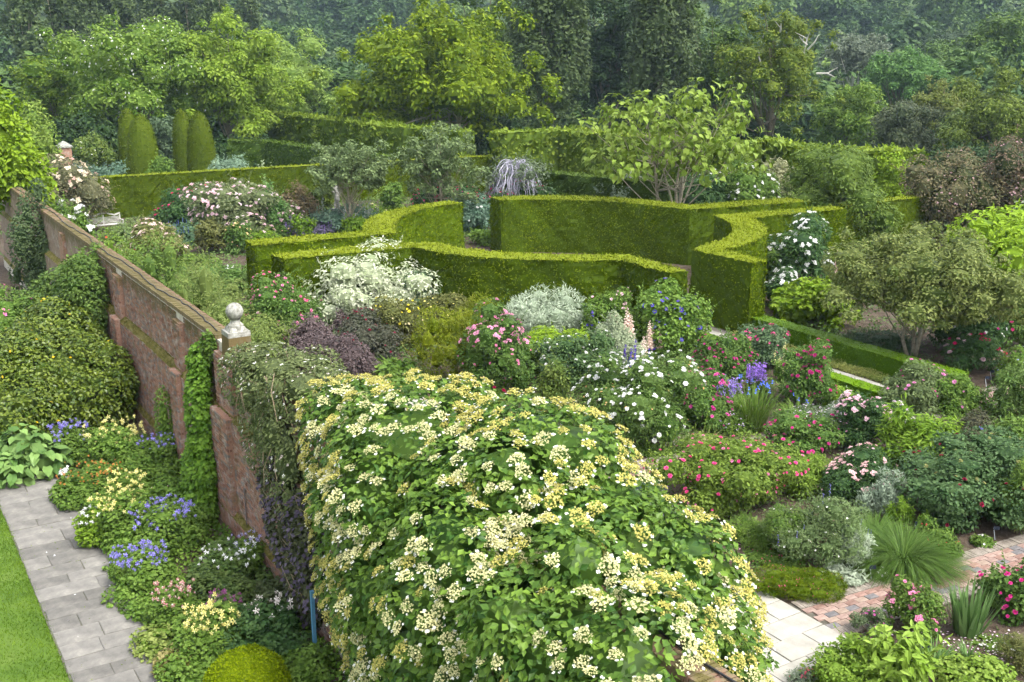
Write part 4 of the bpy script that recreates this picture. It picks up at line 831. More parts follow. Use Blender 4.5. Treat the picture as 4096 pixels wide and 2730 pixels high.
me.skin_vertices[0].data[0].use_root = True; fg.modifiers.new('sub', 'SUBSURF').levels = 1; fg.modifiers['sub'].render_levels = 2
# ---- bed between the wall, the dark hedge and the ring
plant('shrub_rose', 'dark leaved rose with crimson and pink blooms right of the bench', 765, 925, 230, 745, 'dark', (('rose', HOT, 39, .28), ('rose', CRIM, 18, .24)), cat='rose')
plant('beauty_bush', 'arching shrub covered in pale pink blossom left of the statue', 965, 965, 330, 730, ((.09, .12, .05), (.2, .23, .12)), (('cluster', PALEP, 169, .3), ('cluster', (.72, .62, .66), 78, .24)), m=34)
plant('pink_shrub', 'spreading shrub with tiers of blush white flowers behind the wall climber', 630, 1085, 220, 905, ((.12, .14, .04), (.24, .25, .1)), (('cluster', (.76, .6, .58), 130, .24),), m=24)
plant('clipped_shrub', 'brown-green clipped barrel shrub left of the ring', 865, 1020, 140, 878, 'olive', shape='col')
plant('peach_rose', 'rose with peach yellow blooms at the end of the left ring arm', 965, 1020, 90, 890, 'rose', (('rose', PEACH, 28, .2),), cat='rose', nmax=2500)
plant('peach_rose', 'low row of peach roses behind the left ring arm', 1120, 955, 260, 905, 'rose', (('rose', (.8, .6, .4), 33, .2),), cat='rose', shape='mound', d=1.2, nmax=3000)
plant('catmint', 'purple catmint haze below the pale pink blossom shrub', 1190, 955, 130, 890, ((.1, .1, .13), (.2, .18, .26)), (('spire', VIOL, 60, .5),), shape='mound', nmax=2500)
plant('catmint', 'purple catmint patch between the green dome and the grey-blue plants', 1285, 955, 90, 895, ((.1, .1, .13), (.2, .18, .26)), (('spire', VIOL, 40, .5),), shape='mound', nmax=2000)
plant('clipped_dome', 'small leafy green dome among the purple catmint', 1218, 960, 70, 868, 'fresh', shape='col', nmax=2500)
plant('grey_plant', 'mass of grey-blue leaves at the foot of the statue', 1345, 950, 200, 840, 'blue', (('spire', (.3, .32, .3), 26, 1.1),), nmax=6500)
plant('grey_plant', 'smaller patch of grey-blue leaves right of the statue', 1455, 935, 110, 835, 'blue', (('spire', (.3, .32, .3), 16, 1.0),), nmax=3000)
plant('green_shrub', 'glossy fresh green rounded shrub behind the left ring arm', 1415, 955, 120, 858, 'fresh', nmax=4500)
plant('peach_rose', 'creamy peach roses against the curved left hedge', 1485, 915, 110, 828, 'fresh', (('rose', (.82, .68, .5), 31, .26),), cat='rose', nmax=2500)
plant('brown_shrub', 'brownish twiggy shrub between the pink blossom and the statue', 1195, 935, 140, 770, 'brown', nmax=6500, cov=1.2)
plant('green_perennial', 'upright fresh green plants right of the pink blossom shrub', 1105, 950, 80, 775, ((.07, .15, .04), (.16, .26, .09)), droop=-.6, nmax=3500, cat='plant')
plant('ivy_pillar', 'slim leafy green pillar in front of the dark hedge right of the statue', 1572, 880, 75, 725, 'mid', shape='col', nmax=3500)
plant('yew_buttress', 'square clipped yew buttress against the dark hedge', 1290, 850, 80, 735, ((.028, .05, .006), (.08, .105, .012)), shape='col', nmax=3000)
plant('perennials', 'low mixed grey-green perennials in front of the bench', 610, 975, 260, 905, ((.1, .15, .05), (.2, .27, .1)), (('star4', WHITE, 30, .16),), shape='mound', d=4, nmax=6000, cat='plant')
plant('perennials', 'bluish leafy plants below the crimson rose', 745, 985, 150, 905, ((.07, .14, .07), (.15, .23, .13)), (('spire', BLUE, 24, .5),), shape='mound', nmax=4000, cat='plant')
plant('perennials', 'green leafy plants behind the peach rose and brown-green barrel shrub', 1010, 975, 150, 915, 'fresh', shape='mound', nmax=3000, cat='plant')
plant('allium_patch', 'round purple allium heads beside the brown-green barrel shrub', 775, 955, 70, 915, 'mid', (('globe', (.2, .1, .2), 10, .3),), shape='mound', nmax=900, cat='flowers')
plant('bedding', 'loose green foliage left of the left ring arm', 760, 1090, 200, 1030, 'grass', shape='mound', d=3, nmax=4000, cat='plant')
# ---- behind the ring
plant('crimson_rose', 'long bank of crimson roses behind the gap in the ring, left part', 1790, 905, 280, 728, 'dark', (('rose', CRIM, 78, .26), ('rose', HOT, 52, .24)), cat='rose', m=26, d=3)
plant('crimson_rose', 'crimson and red roses below the weeping lilac shrub', 2070, 900, 260, 728, 'dark', (('rose', CRIM, 71, .26), ('rose', HOT, 58, .26)), cat='rose', m=26, d=3)
plant('white_rose', 'white rose bush seen through the back gap of the ring', 1890, 940, 150, 775, 'blue', (('rose', WHITE, 41, .22),), cat='rose', nmax=6000)
plant('green_perennial', 'green strappy plants inside the gap at the back of the ring', 1930, 985, 90, 925, 'grass', nmax=2000, cat='plant', droop=-.8)
wb_, E, r = plant('weeping_buddleia', 'weeping shrub of arching lilac-white flower strings in the centre background', 2060, 905, 260, 620, ((.09, .12, .07), (.16, .2, .12)), shape='open', cov=.5, m=20)
g = Geo(); h_ = E[:, 2].max()
for i in range(170):
    a = r.random()*6.283; q = .5+1.0*r.random(); top = np.array([q*.35*math.cos(a), q*.35*math.sin(a), h_*(.8+.3*r.random())]); ts = np.linspace(0, 1, 9)
    pts = [top+np.array([q*1.15*t_*math.cos(a), q*1.15*t_*math.sin(a), .35*math.sin(t_*2.4)-2.2*t_*t_*(.5+.4*q)])+r.normal(size=3)*.07 for t_ in ts]; tube(g, pts, [.012, .02, .025, .03, .03, .03, .03, .025, .01], 4, r.random(), cap=False)
g.obj('flower_strings', leafmat((.3, .29, .36), (.5, .49, .57), .1), wb_, kind='stuff')
plant('pale_shrub', 'thin grey-green shrub left of the big-leaved tree stems', 2510, 905, 190, 715, 'grey', (('single', LILAC, 20, .2),), shape='open', m=30, nmax=6000)
plant('dark_shrub', 'dark glossy shrub right of the big-leaved tree stems', 2800, 905, 260, 720, 'dark', nmax=6000)
plant('mock_orange', 'white-flowered mock orange right of the big-leaved tree', 2990, 895, 260, 650, 'mid', (('cluster', WHITE, 117, .3),), nmax=7500)
plant('cream_shrub', 'cream plumed shrub right of the mock orange', 3090, 880, 130, 640, ((.2, .22, .1), (.42, .42, .26)), nmax=4500)
# big-leaved tree
bt, E, r = tree('foxglove_tree', 'big-leaved pale green tree with spreading pale limbs right of centre', 2700, 345, 68, 680, 760, leafmat((.11, .18, .02), (.25, .34, .07), .3, .5, .25), 5, .4, .16, 80, m=70, cr=.18, push=.8, lo=-.6, forks=3, bark=BARKL, core=0, flat=.7)
for ch in list(bt.children):
    if ch.name.startswith('crown'): bpy.data.objects.remove(ch)
LM = leafmat((.12, .19, .025), (.27, .36, .08), .3, .45, .3); P, N = surface(r, E[:70], 1900, .3, .6, zmin=.3); Nn, Dn = leafdirs(r, N, .7, .35, 1.0); me_ = []
for i in range(5): g = Geo(); bigleaves(g, r, np.zeros((1, 3)), np.array([[0, 0, 1.]]), np.array([[1., 0, 0]]), 1, .85, var=np.array([i/4.]), droop=.35); me_.append(g.mesh('leaf', LM))
order = np.argsort(P[:, 1]); g = Geo()
for j, i in enumerate(order):
    X = Vector(Dn[i]-Nn[i]*(Dn[i]@Nn[i])).normalized(); Z = Vector(Nn[i]); Y = Z.cross(X); s = .29+.2*r.random()
    if j < 300: o = link(me_[j % 5], 'leaf', bt, loc=P[i], rot=Matrix((X, Y, Z)).transposed().to_euler(), scale=s)
rest = order[300:]; bigleaves(g, r, P[rest], Nn[rest], Dn[rest], .29+.2*r.random(len(rest)), (.29+.16*r.random(len(rest)))*.85, droop=.3); g.obj('leaves', LM, bt, kind='stuff')
# ---- right middle
plant('laurel_shrub', 'large rounded dark green shrub behind the right end of the ring', 3315, 1010, 420, 625, ((.055, .1, .018), (.18, .25, .06)), L=.2, Wd=.085, m=40, nmax=14000, cat='shrub', droop=.7, cov=2.2)
plant('purple_shrub', 'purple-brown leaved shrub left of the bright yellow-green bush', 3745, 985, 300, 590, ((.06, .08, .03), (.2, .165, .1)), (('cluster', (.55, .38, .4), 78, .14),), m=32, nmax=9000, L=.18)
plant('purple_shrub', 'purple-brown leaved shrub at the right edge with tiny pink flowers', 4000, 985, 290, 580, ((.06, .08, .035), (.22, .155, .11)), (('cluster', (.6, .42, .45), 91, .14),), m=32, nmax=9000, L=.18)
plantD('lime_bush', 'leafy yellow-green end of hedge between dark green and purple shrubs', 3590, 75, 220, 615, 'lime', L=.2, Wd=.13, cat='shrub', nmax=6000)
plant('white_bush', 'pale white-flowered bush at the right edge behind the yellow-green bush', 4085, 1010, 110, 790, 'mid', (('cluster', (.66, .68, .58), 78, .26),), nmax=3000)
plant('golden_bush', 'bright yellow-green large-leaved bush at the right edge', 4020, 1200, 420, 830, 'lime', L=.26, Wd=.13, m=32, cov=1.5, nmax=3200, big=True, droop=.9)
plant('white_rose', 'tall white rose with clustered blooms against the right ring hedge', 3190, 1170, 270, 905, 'dark', (('cluster', WHITE, 91, .3),), cat='rose', m=24)
plant('white_rose', 'lower white rose right beside the blunt end of the ring hedge', 3125, 1235, 130, 1075, 'dark', (('cluster', WHITE, 44, .26),), cat='rose', nmax=4500)
plant('green_shrub', 'fresh green leafy shrub in front of the tall white rose', 3095, 1165, 150, 985, 'mid', nmax=4500)
spires('foxglove', 'cluster of pale pink foxgloves left of the olive-green tree', 3372, 1180, 90, 985, 'spike', (.72, .55, .5), 7, 'mid', .4)
plant('hydrangea_shrub', 'bright green dome with large round leaves left of the olive-green tree', 3255, 1310, 270, 1125, ((.11, .2, .015), (.24, .34, .05)), L=.21, Wd=.18, big=True, cov=2., m=26, nmax=2600)
ot, E, r = tree('olive_tree', 'wide olive-green tree on several pale stems at right', 3700, 945, 41.2, 700, 1330, leafmat((.08, .115, .03), (.22, .25, .085), .22, .5, .25), 26000, .13, .1, 81, m=64, cr=.23, push=.7, lo=-.55, forks=4, bark=BARKL, flat=.75, Wd=.07)
plant('grass_bed', 'low dark bluish grass under the olive-green tree', 3500, 1405, 300, 1335, ((.04, .075, .035), (.09, .14, .07)), shape='mound', d=2.5, L=.14, Wd=.02, droop=-.8, nmax=6000, cat='grass')
plant('shrub_rose', 'magenta and white rose bush behind the peonies at right', 3870, 1420, 260, 1200, 'dark', (('rose', MAG, 28, .2), ('rose', WHITE, 31, .16), ('rose', HOT, 20, .2)), cat='rose')
plant('shrub_rose', 'bright pink rose bush at the right edge behind the peonies', 4040, 1400, 210, 1170, 'rose', (('rose', HOT, 49, .2),), cat='rose')
plant('peony', 'peony clump with large crimson and pale pink blooms', 3900, 1495, 210, 1350, 'dark', (('peony', CRIM, 12, .27, (.5, 1.3)), ('peony', PALEP, 9, .24, (.5, 1.3))), cat='peony', nmax=4500, L=.14, Wd=.04)
plant('geranium', 'blue-flowered geranium mound at the right edge', 4060, 1540, 150, 1410, 'mid', (('single', (.4, .45, .72), 57, .1),), shape='mound', cat='flowers', nmax=3000)
# ---- rose beds right of the wall, middle distance
FE = ((.08, .12, .03), (.2, .25, .08))
plant('feathery_shrub', 'soft feathery green shrub behind the wall left of the stone ball', 790, 1330, 330, 1080, FE, L=.11, Wd=.028, m=30, cov=1.0, droop=-.2, nmax=9500)
plant('feathery_shrub', 'second feathery green shrub leaning on the wall top by the stone ball', 900, 1420, 200, 1165, FE, L=.1, Wd=.028, m=22, cov=1.0, nmax=7000)
plant('wall_shrub', 'tall feathery shrub rising behind the wall and leaning over its coping', 0, 0, 0, 0, FE, loc=W(33.5, 9.0), hw=(2.6, 5.25), L=.12, Wd=.04, m=30, nmax=7000, droop=.2)
plant('wall_shrub', 'tall loose shrub behind the wall close to the stone ball', 0, 0, 0, 0, FE, loc=W(29.3, 9.1), hw=(2.3, 5.1), L=.11, Wd=.04, m=28, nmax=6000, droop=.2)
plant('wall_shrub', 'tall green shrub behind the wall at the edge of the bushy climber', 0, 0, 0, 0, ((.07, .13, .03), (.19, .27, .07)), loc=W(39, 9.0), hw=(2.8, 5.5), L=.15, Wd=.05, m=28, nmax=5500, droop=.2)
plant('green_perennial', 'fresh green plants behind the feathery shrub with a white iris', 880, 1190, 220, 1060, ((.07, .14, .03), (.17, .26, .08)), (('iris', WHITE, 3, .3),), cat='plant', nmax=5000, droop=-.5)
plant('pink_rose', 'rose bush dotted with mid pink blooms right of the stone ball', 1110, 1400, 270, 1110, 'rose', (('rose', PINK, 91, .17), ('rose', (.7, .18, .34), 39, .16)), cat='rose', m=26)
plant('pink_rose', 'smaller pink rose below the left ring arm', 1230, 1360, 140, 1180, 'rose', (('rose', PINK, 44, .16),), cat='rose', nmax=4500)
plant('rose_bush', 'pale green leafy rose with a few large blush blooms behind the stone ball', 1010, 1470, 240, 1280, FE, (('peony', (.78, .6, .62), 8, .22),), cat='rose', nmax=7500)
plant('variegated_dogwood', 'large white variegated shrub in front of the ring', 1455, 1330, 460, 990, 'vari', L=.17, Wd=.075, m=44, cr=.27, cov=1.6, nmax=9500)
plant('green_perennial', 'glaucous leafy plant right of the white variegated shrub', 1680, 1300, 180, 1110, ((.08, .14, .07), (.17, .25, .13)), nmax=4500)
plant('smoke_bush', 'dark purple smoke bush left of the cane wigwam', 1758, 1245, 90, 1112, 'purple', nmax=3500)
plant('smoke_bush', 'second dark purple smoke bush right beside the cane wigwam', 1825, 1255, 75, 1095, 'purple', nmax=3500)
wg = thing('cane_wigwam', 'tall narrow wigwam of thin canes in front of the ring hedge', 'plant support', at(1850, 1270)); hc = atD(1850, 1045, at(1850, 1270)[1])[2]
for k in range(7): g = Geo(); a = k*.9; tube(g, [(.42*math.cos(a), .42*math.sin(a), 0), (-.06*math.cos(a), -.06*math.sin(a), hc)], .016, 4); g.obj('cane', noisemat('hazel', [(.22, .16, .09), (.36, .28, .17)], 12), wg)
plant('yellow_rose', 'yellow rose below the white variegated shrub', 1585, 1400, 210, 1195, 'olive', (('rose', YELL, 33, .14), ('rose', CREAM, 20, .12)), cat='rose')
plant('yellow_rose', 'pale yellow rose below the dark purple smoke bushes', 1790, 1335, 190, 1185, 'olive', (('rose', (.78, .7, .3), 33, .13),), cat='rose', nmax=5500)
plant('dark_rose', 'dark red rose with purple-grey leaves left of the yellow rose', 1460, 1440, 220, 1265, ((.05, .06, .035), (.12, .12, .09)), (('rose', DRED, 52, .14),), cat='rose')
plant('plum_shrub', 'smoky purple-grey shrub behind the top of the hydrangea', 1330, 1560, 250, 1325, 'plum', nmax=8500)
plant('plum_shrub', 'smaller smoky purple-grey shrub left of the dark red rose', 1250, 1480, 130, 1280, 'plum', nmax=4000)
clump('iris', 'blue-green iris blades between the plum shrubs and the dark red rose', 1310, 1460, 120, 1310, 'iris', 70, .05, .1, .4)
plant('smoke_bush', 'slim dark brown-purple plant below the white variegated shrub', 1372, 1380, 50, 1225, 'plum', shape='col', nmax=1500)
plant('broom_shrub', 'feathery yellow-green conical bush in the middle of the rose garden', 1810, 1560, 250, 1215, 'ygreen', L=.11, Wd=.03, droop=-.9, up=.2, m=30, nmax=9500)
plant('feathery_shrub', 'second feathery yellow-green bush just behind the conical one', 1900, 1400, 120, 1205, 'ygreen', L=.11, Wd=.03, droop=-.9, up=.2, nmax=5000)
clump('daylily', 'arching bright green strap leaves behind the top of the hydrangea', 1590, 1530, 200, 1395, 'grass', 260, .035, .7, .7)
plant('hosta', 'glossy green hosta leaves behind the top of the hydrangea', 1610, 1570, 170, 1450, 'mid', L=.26, Wd=.16, big=True, cov=1.6, shape='mound', cat='hosta')
plant('pillar_rose', 'pillar of clear pink roses in the middle of the rose beds', 1990, 1600, 240, 1245, 'rose', (('cluster', (.7, .36, .5), 54, .24, (.62, 1.3)), ('rose', PINK, 62, .13)), cat='rose', m=28, shape='col')
plant('crimson_rose', 'low crimson rose at the foot of the pink pillar rose', 1920, 1605, 150, 1470, 'mid', (('rose', CRIM, 33, .16),), cat='rose', nmax=4500)
plant('silver_willow', 'silvery grey willow-leaved bush in front of the ring', 2190, 1390, 270, 1165, 'silver', L=.2, Wd=.035, droop=-.9, up=.2, m=28, cov=1.6)
plant('phlox', 'flat fresh green mound of leafy stems below the silver willow', 2200, 1470, 240, 1315, 'lime', L=.1, m=24, nmax=7500)
plant('green_perennial', 'dark leafy stems under the fresh green mound', 2140, 1520, 90, 1380, 'mid', nmax=3000, droop=-.5)
plant('white_rose', 'white rose with big blooms left of the silver cone shrub', 2280, 1570, 260, 1345, ((.05, .1, .035), (.13, .2, .08)), (('rose', WHITE, 57, .15), ('cluster', WHITE, 13, .2)), cat='rose')
plant('leafy_pillar', 'narrow drooping green pillar in front of the white rose', 2215, 1745, 110, 1425, ((.07, .12, .025), (.17, .22, .06)), shape='col', L=.13, Wd=.06, droop=1.1, nmax=4500)
plant('rose_dome', 'dome-shaped rose with pale pink double blooms against the ring hedge', 2455, 1390, 170, 1145, 'mid', (('rose', PALEP, 59, .19),), cat='rose')
plant('silver_cone', 'silvery green cone-shaped shrub left of the foxgloves', 2455, 1520, 180, 1240, ((.2, .25, .15), (.36, .4, .27)), shape='cone', L=.08, m=30, nmax=9500)
plant('clematis', 'large mound of leafy clematis with deep blue flowers right of the foxgloves', 2665, 1440, 270, 1165, ((.06, .12, .02), (.17, .26, .06)), (('single', DBLUE, 96, .2),), L=.15, Wd=.1, m=28)
plant('clematis', 'sparser dark clematis with blue flowers between rose dome and silver cone', 2370, 1410, 110, 1215, 'mid', (('single', DBLUE, 20, .17),), shape='open', nmax=2500)
spires('foxglove', 'tall pale peach foxgloves before the blue clematis, upper group', 2500, 1440, 80, 1240, 'spike', (.76, .6, .52), 5, 'mid', .25)
spires('foxglove', 'tall pale peach foxgloves before the blue clematis, right group', 2625, 1440, 80, 1275, 'spike', (.76, .6, .52), 4, 'mid', .25)
spires('foxglove', 'short pale foxgloves at the foot of the blue clematis', 2560, 1480, 70, 1335, 'spike', (.76, .62, .55), 4, 'mid', .25)
spires('delphinium', 'deep violet-blue delphinium spikes below the foxgloves', 2525, 1525, 140, 1360, 'delph', (.1, .05, .42), 9, 'mid', .35, size=1.1)
plant('green_perennial', 'loose pale green plants right of the delphiniums', 2700, 1560, 190, 1450, FE, cat='plant', nmax=5000)
plant('white_rose', 'large spreading white rose with scattered big blooms in mid garden', 2540, 1800, 390, 1450, ((.045, .09, .02), (.14, .21, .06)), (('rose', WHITE, 143, .17), ('rose', (.6, .4, .2), 39, .09), ('cluster', WHITE, 26, .22)), cat='rose', m=38, nmax=12000)
plant('magenta_rose', 'purple-pink rose right of the large white rose', 2770, 1720, 250, 1520, 'rose', (('rose', (.6, .12, .36), 96, .15), ('rose', MAG, 33, .14)), cat='rose', m=24)
plant('magenta_rose', 'magenta rose with dark leaves below the blue clematis', 2875, 1545, 240, 1345, 'rose', (('rose', MAG, 57, .15), ('rose', (.5, .1, .2), 31, .12)), cat='rose', m=24)
plant('pink_rose', 'hot pink rose leaning over the paved path', 3030, 1480, 210, 1305, ((.06, .11, .05), (.16, .23, .12)), (('rose', (.78, .14, .36), 59, .19),), cat='rose', m=22)
plant('pillar_rose', 'pillar of dark crimson-purple roses in front of the box hedge', 3220, 1640, 175, 1360, 'rose', (('rose', (.4, .03, .17), 91, .15),), cat='rose', shape='col', m=26)
spires('salvia', 'violet salvia spikes left of the blue iris, lower clump', 2915, 1625, 110, 1505, 'spire', (.3, .2, .58), 34, 'mid', .45, size=1.6)
spires('salvia', 'violet salvia spikes behind the blue iris, upper clump', 3020, 1580, 90, 1455, 'spire', (.34, .2, .62), 34, 'mid', .45, size=1.6)
clump('iris', 'tall green iris blades with bright blue flowers left of the dark crimson pillar', 3010, 1720, 170, 1510, 'grass', 240, .03, .35, .45, (('iris', (.12, .2, .72), 16, .16),))
clump('iris', 'green strap leaves in front of the dark crimson pillar rose', 3190, 1690, 130, 1580, 'grass', 130, .03, .45, .5, (('iris', (.12, .15, .6), 3, .16),))
clump('grass_tuft', 'pale striped grass tuft at the path edge below the purple-pink rose', 2830, 1790, 110, 1705, ((.26, .28, .1), (.45, .45, .22)), 220, .014, .8, .8)
clump('grass_tuft', 'second pale striped grass tuft left of the first at the path edge', 2735, 1800, 100, 1715, ((.22, .26, .1), (.38, .4, .2)), 200, .014, .8, .8)
plant('aster_patch', 'small lilac-flowered plants at the right foot of the purple-pink rose', 2930, 1740, 150, 1640, 'mid', (('single', LILAC, 78, .07),), shape='mound', cat='flowers', nmax=3500)
plant('toadflax', 'pale yellow flower spike left of the dark crimson pillar', 3120, 1530, 50, 1440, 'mid', (('spire', (.75, .7, .35), 12, .6),), nmax=900, cat='flowers')
plant('dianthus', 'carpet of pale lilac-white pinks in front of the crimson pillar rose', 3260, 1725, 260, 1640, 'grey', (('single', (.66, .56, .76), 200, .085),), shape='mound', d=1.3, cat='flowers', nmax=4500, L=.09, Wd=.02)
plant('dianthus', 'small patch of white pinks behind the lilac carpet', 3390, 1680, 120, 1610, 'grey', (('single', (.74, .7, .8), 65, .085),), shape='mound', cat='flowers', nmax=1800)
plant('pillar_rose', 'dark-leaved pillar of blush pink roses right of the lilac carpet', 3460, 1810, 200, 1565, 'dark', (('cluster', PALEP, 33, .22, (.6, 1.3)), ('rose', (.68, .42, .52), 78, .1)), cat='rose', shape='col', m=26)
plant('peony', 'white and blush peonies right of the blush pink pillar rose', 3590, 1740, 140, 1625, 'dark', (('peony', (.76, .66, .72), 12, .26, (.4, 1.3)),), cat='peony', nmax=2500)
plant('rugosa_rose', 'sprawling rose with a few pink blooms at the end of the box hedge', 3640, 1650, 230, 1470, ((.07, .1, .04), (.16, .21, .09)), (('rose', (.66, .3, .5), 18, .17), ('rose', MAG, 13, .1)), cat='rose', shape='bush')
plant('rugosa_rose', 'leafy rose covering the end face of the box hedge', 3815, 1660, 190, 1510, 'mid', (('rose', (.66, .3, .5), 11, .16),), cat='rose')
plant('white_flowers', 'small white flowers beside the box hedge left of the blush pillar', 3360, 1640, 120, 1560, 'fresh', (('iris', WHITE, 8, .14),), shape='mound', cat='flowers', nmax=2500)
plant('lily_clump', 'leafy whorled green plants in front of the blush roses at right', 3680, 1890, 260, 1650, 'fresh', L=.2, Wd=.05, droop=.1, up=.7, m=26, cov=1.8, nmax=7000)
plant('lily_clump', 'leafy whorled green plants at the right edge', 4040, 1900, 200, 1680, 'mid', L=.2, Wd=.05, droop=.1, up=.7, m=24, cov=1.8, nmax=6000)
plant('dark_clematis', 'dark twiggy clematis with one blue flower between the whorled green plants', 3870, 1885, 160, 1645, ((.05, .055, .03), (.13, .13, .08)), (('single', DBLUE, 3, .18),), nmax=5500)
plant('tall_perennial', 'tall pale green leafy stems at the right edge beyond the brick path', 4060, 1700, 190, 1480, ((.07, .13, .03), (.17, .25, .08)), L=.18, Wd=.05, nmax=5500, cat='plant')
plant('magenta_rose', 'low magenta rose beside the cross path in front of the lilac carpet', 3190, 1810, 230, 1665, 'rose', (('rose', (.62, .07, .3), 52, .16),), cat='rose')
plant('pale_groundcover', 'loose pale pink flowers edging the cross path', 2960, 1830, 250, 1770, ((.1, .14, .05), (.22, .26, .11)), (('rose', (.75, .4, .5), 33, .08),), shape='mound', d=1., cat='flowers', nmax=3500)
# ---- foreground right
plant('pink_rose', 'large round rose bush with bright pink blooms beside the pale stone path', 2905, 2090, 440, 1770, ((.07, .12, .02), (.2, .28, .06)), (('rose', (.72, .1, .3), 91, .14), ('rose', PINK, 39, .11)), cat='rose', m=36, L=.085, Wd=.05, nmax=14000)
plant('blush_rose', 'dark-leaved rose with clusters of blush blooms right of the large pink rose', 3420, 2030, 290, 1815, 'dark', (('cluster', (.74, .52, .52), 52, .2, (.5, 1.3)), ('rose', PALEP, 39, .09)), cat='rose', m=26)
plant('dark_rose', 'big dark green rose with few deep red blooms beside the brick path', 3850, 2110, 480, 1790, ((.04, .085, .03), (.12, .19, .08)), (('rose', DRED, 28, .14), ('cluster', (.3, .3, .12), 33, .12, (.7, 1.3))), cat='rose', m=36, nmax=12000, L=.1, Wd=.065)
plant('salvia_bush', 'loose grey-green leafy bush right of the large pink rose', 3280, 2290, 300, 2000, ((.07, .11, .04), (.17, .23, .1)), (('single', WHITE, 28, .07), ('spire', (.16, .14, .4), 10, .3)), L=.075, Wd=.02, m=28, droop=-.3, nmax=11000)
plant('salvia_bush', 'smaller leafy salvia at the corner of the pink rose', 3130, 2230, 150, 2040, 'mid', (('single', WHITE, 15, .08),), L=.075, Wd=.025, nmax=5000)
clump('fountain_grass', 'large arching fountain of fine green grass beside the brick path', 3610, 2260, 270, 2085, ((.045, .095, .015), (.12, .19, .05)), 2600, .018, 1.1, .6, cat='grass', seg=5)
clump('fountain_grass', 'smaller arching grass tuft behind the large grass fountain', 3490, 2180, 180, 2040, ((.045, .095, .015), (.12, .19, .05)), 1200, .018, 1.0, .6, cat='grass', seg=5)
plant('rose_campion', 'upright silvery felted stems left of the grass fountain', 3415, 2290, 120, 2110, 'silver', L=.09, Wd=.028, droop=-1, up=.1, shape='col', cov=.8, nmax=2500, cat='plant')
plant('lambs_ear', 'flat silvery leaf rosettes at the path corner', 3370, 2340, 140, 2270, 'silver', L=.16, Wd=.05, shape='mound', cov=1.3, cat='plant', droop=-.2)
plant('rose_campion', 'silvery upright leaves behind the grass fountain', 3530, 2090, 130, 1900, ((.16, .21, .15), (.3, .36, .27)), L=.09, Wd=.025, droop=-1, up=.1, cov=.8, nmax=3500, cat='plant')
for i, (x, yb, yt) in enumerate([(3560, 2110, 2000), (3600, 2120, 1985), (3630, 2115, 2010), (3685, 2130, 2050)]): plant('bottlebrush_lily', ['leftmost', 'second', 'third', 'rightmost'][i]+' of four green bottlebrush lily stems behind the grass fountain', x, yb, 30, yt, 'fresh', shape='col', L=.09, Wd=.02, droop=-.4, cat='plant', nmax=600, group='lily stems behind the grass fountain', m=12)
plant('rose_edge', 'upright grassy stems at the right edge beyond the dark red rose', 4060, 2150, 130, 1900, 'grass', L=.2, Wd=.02, droop=-1, nmax=4500, cat='plant')
plant('thrift_cushion', 'flat bright green thrift cushion between stone path and brick path', 3190, 2395, 350, 2290, 'moss', (('thrift', (.6, .12, .22), 46, .035, (.5, 1.3)),), shape='mound', d=1.15, L=.07, Wd=.012, droop=-1, up=.1, m=30, nmax=12000, cat='groundcover', stems=False)
plant('sedum_patch', 'pinkish red flowered plants behind the thrift cushion', 3110, 2270, 180, 2220, 'mid', (('thrift', (.6, .15, .22), 40, .05),), shape='mound', cat='flowers', nmax=3000, L=.06)
plant('pincushion_patch', 'red-budded low plants right of the grass fountain', 3740, 2230, 140, 2110, 'mid', (('thrift', (.55, .08, .1), 24, .06),), shape='mound', cat='flowers', nmax=3500, L=.08)
plant('viola_patch', 'white viola in front of the grass fountain', 3525, 2325, 50, 2275, 'mid', (('single', (.72, .72, .8), 18, .07),), shape='mound', cat='flowers', nmax=900, L=.06)
plant('viola_patch', 'white violas in the bare soil beside the brick path', 3930, 2190, 90, 2150, 'mid', (('single', (.72, .72, .8), 13, .07),), shape='mound', cat='flowers', nmax=900, L=.06)
plant('tall_perennial', 'tall yellow-green leafy stems behind the pink rose bushes', 3190, 1990, 220, 1840, ((.09, .16, .02), (.2, .29, .06)), (('globe', (.25, .32, .12), 10, .1),), L=.14, Wd=.035, droop=-.6, cat='plant', nmax=6000)
clump('iris', 'blue-green iris fan in front of the cross path', 2380, 1850, 170, 1705, 'iris', 46, .075, .15, .6)
clump('iris', 'small iris fan beside the large pink rose', 2640, 1950, 80, 1850, 'iris', 30, .05, .15, .5)
plant('groundcover', 'low ivy-leaved green groundcover along the cross path', 2560, 1830, 230, 1795, 'mid', shape='mound', d=.9, cat='groundcover', nmax=3500, L=.08)
plant('violet_flowers', 'thin violet flower spikes left of the large pink rose', 2600, 2100, 130, 1950, 'grass', (('spire', (.25, .15, .4), 16, .3),), L=.15, Wd=.015, droop=-1, cat='flowers', nmax=2500)
plant('white_groundcover', 'low silvery groundcover dotted with small white flowers along the stone path', 2520, 1990, 230, 1930, 'blue', (('single', (.7, .66, .74), 78, .05),), shape='mound', d=1.2, cat='flowers', nmax=4000, L=.06)
plant('allium_patch', 'green allium seed heads on thin stems in front of the large pink rose', 3000, 2190, 160, 2080, 'grass', (('globe', (.22, .3, .12), 12, .11),), L=.18, Wd=.02, droop=-1, shape='mound', cat='flowers', nmax=1800)
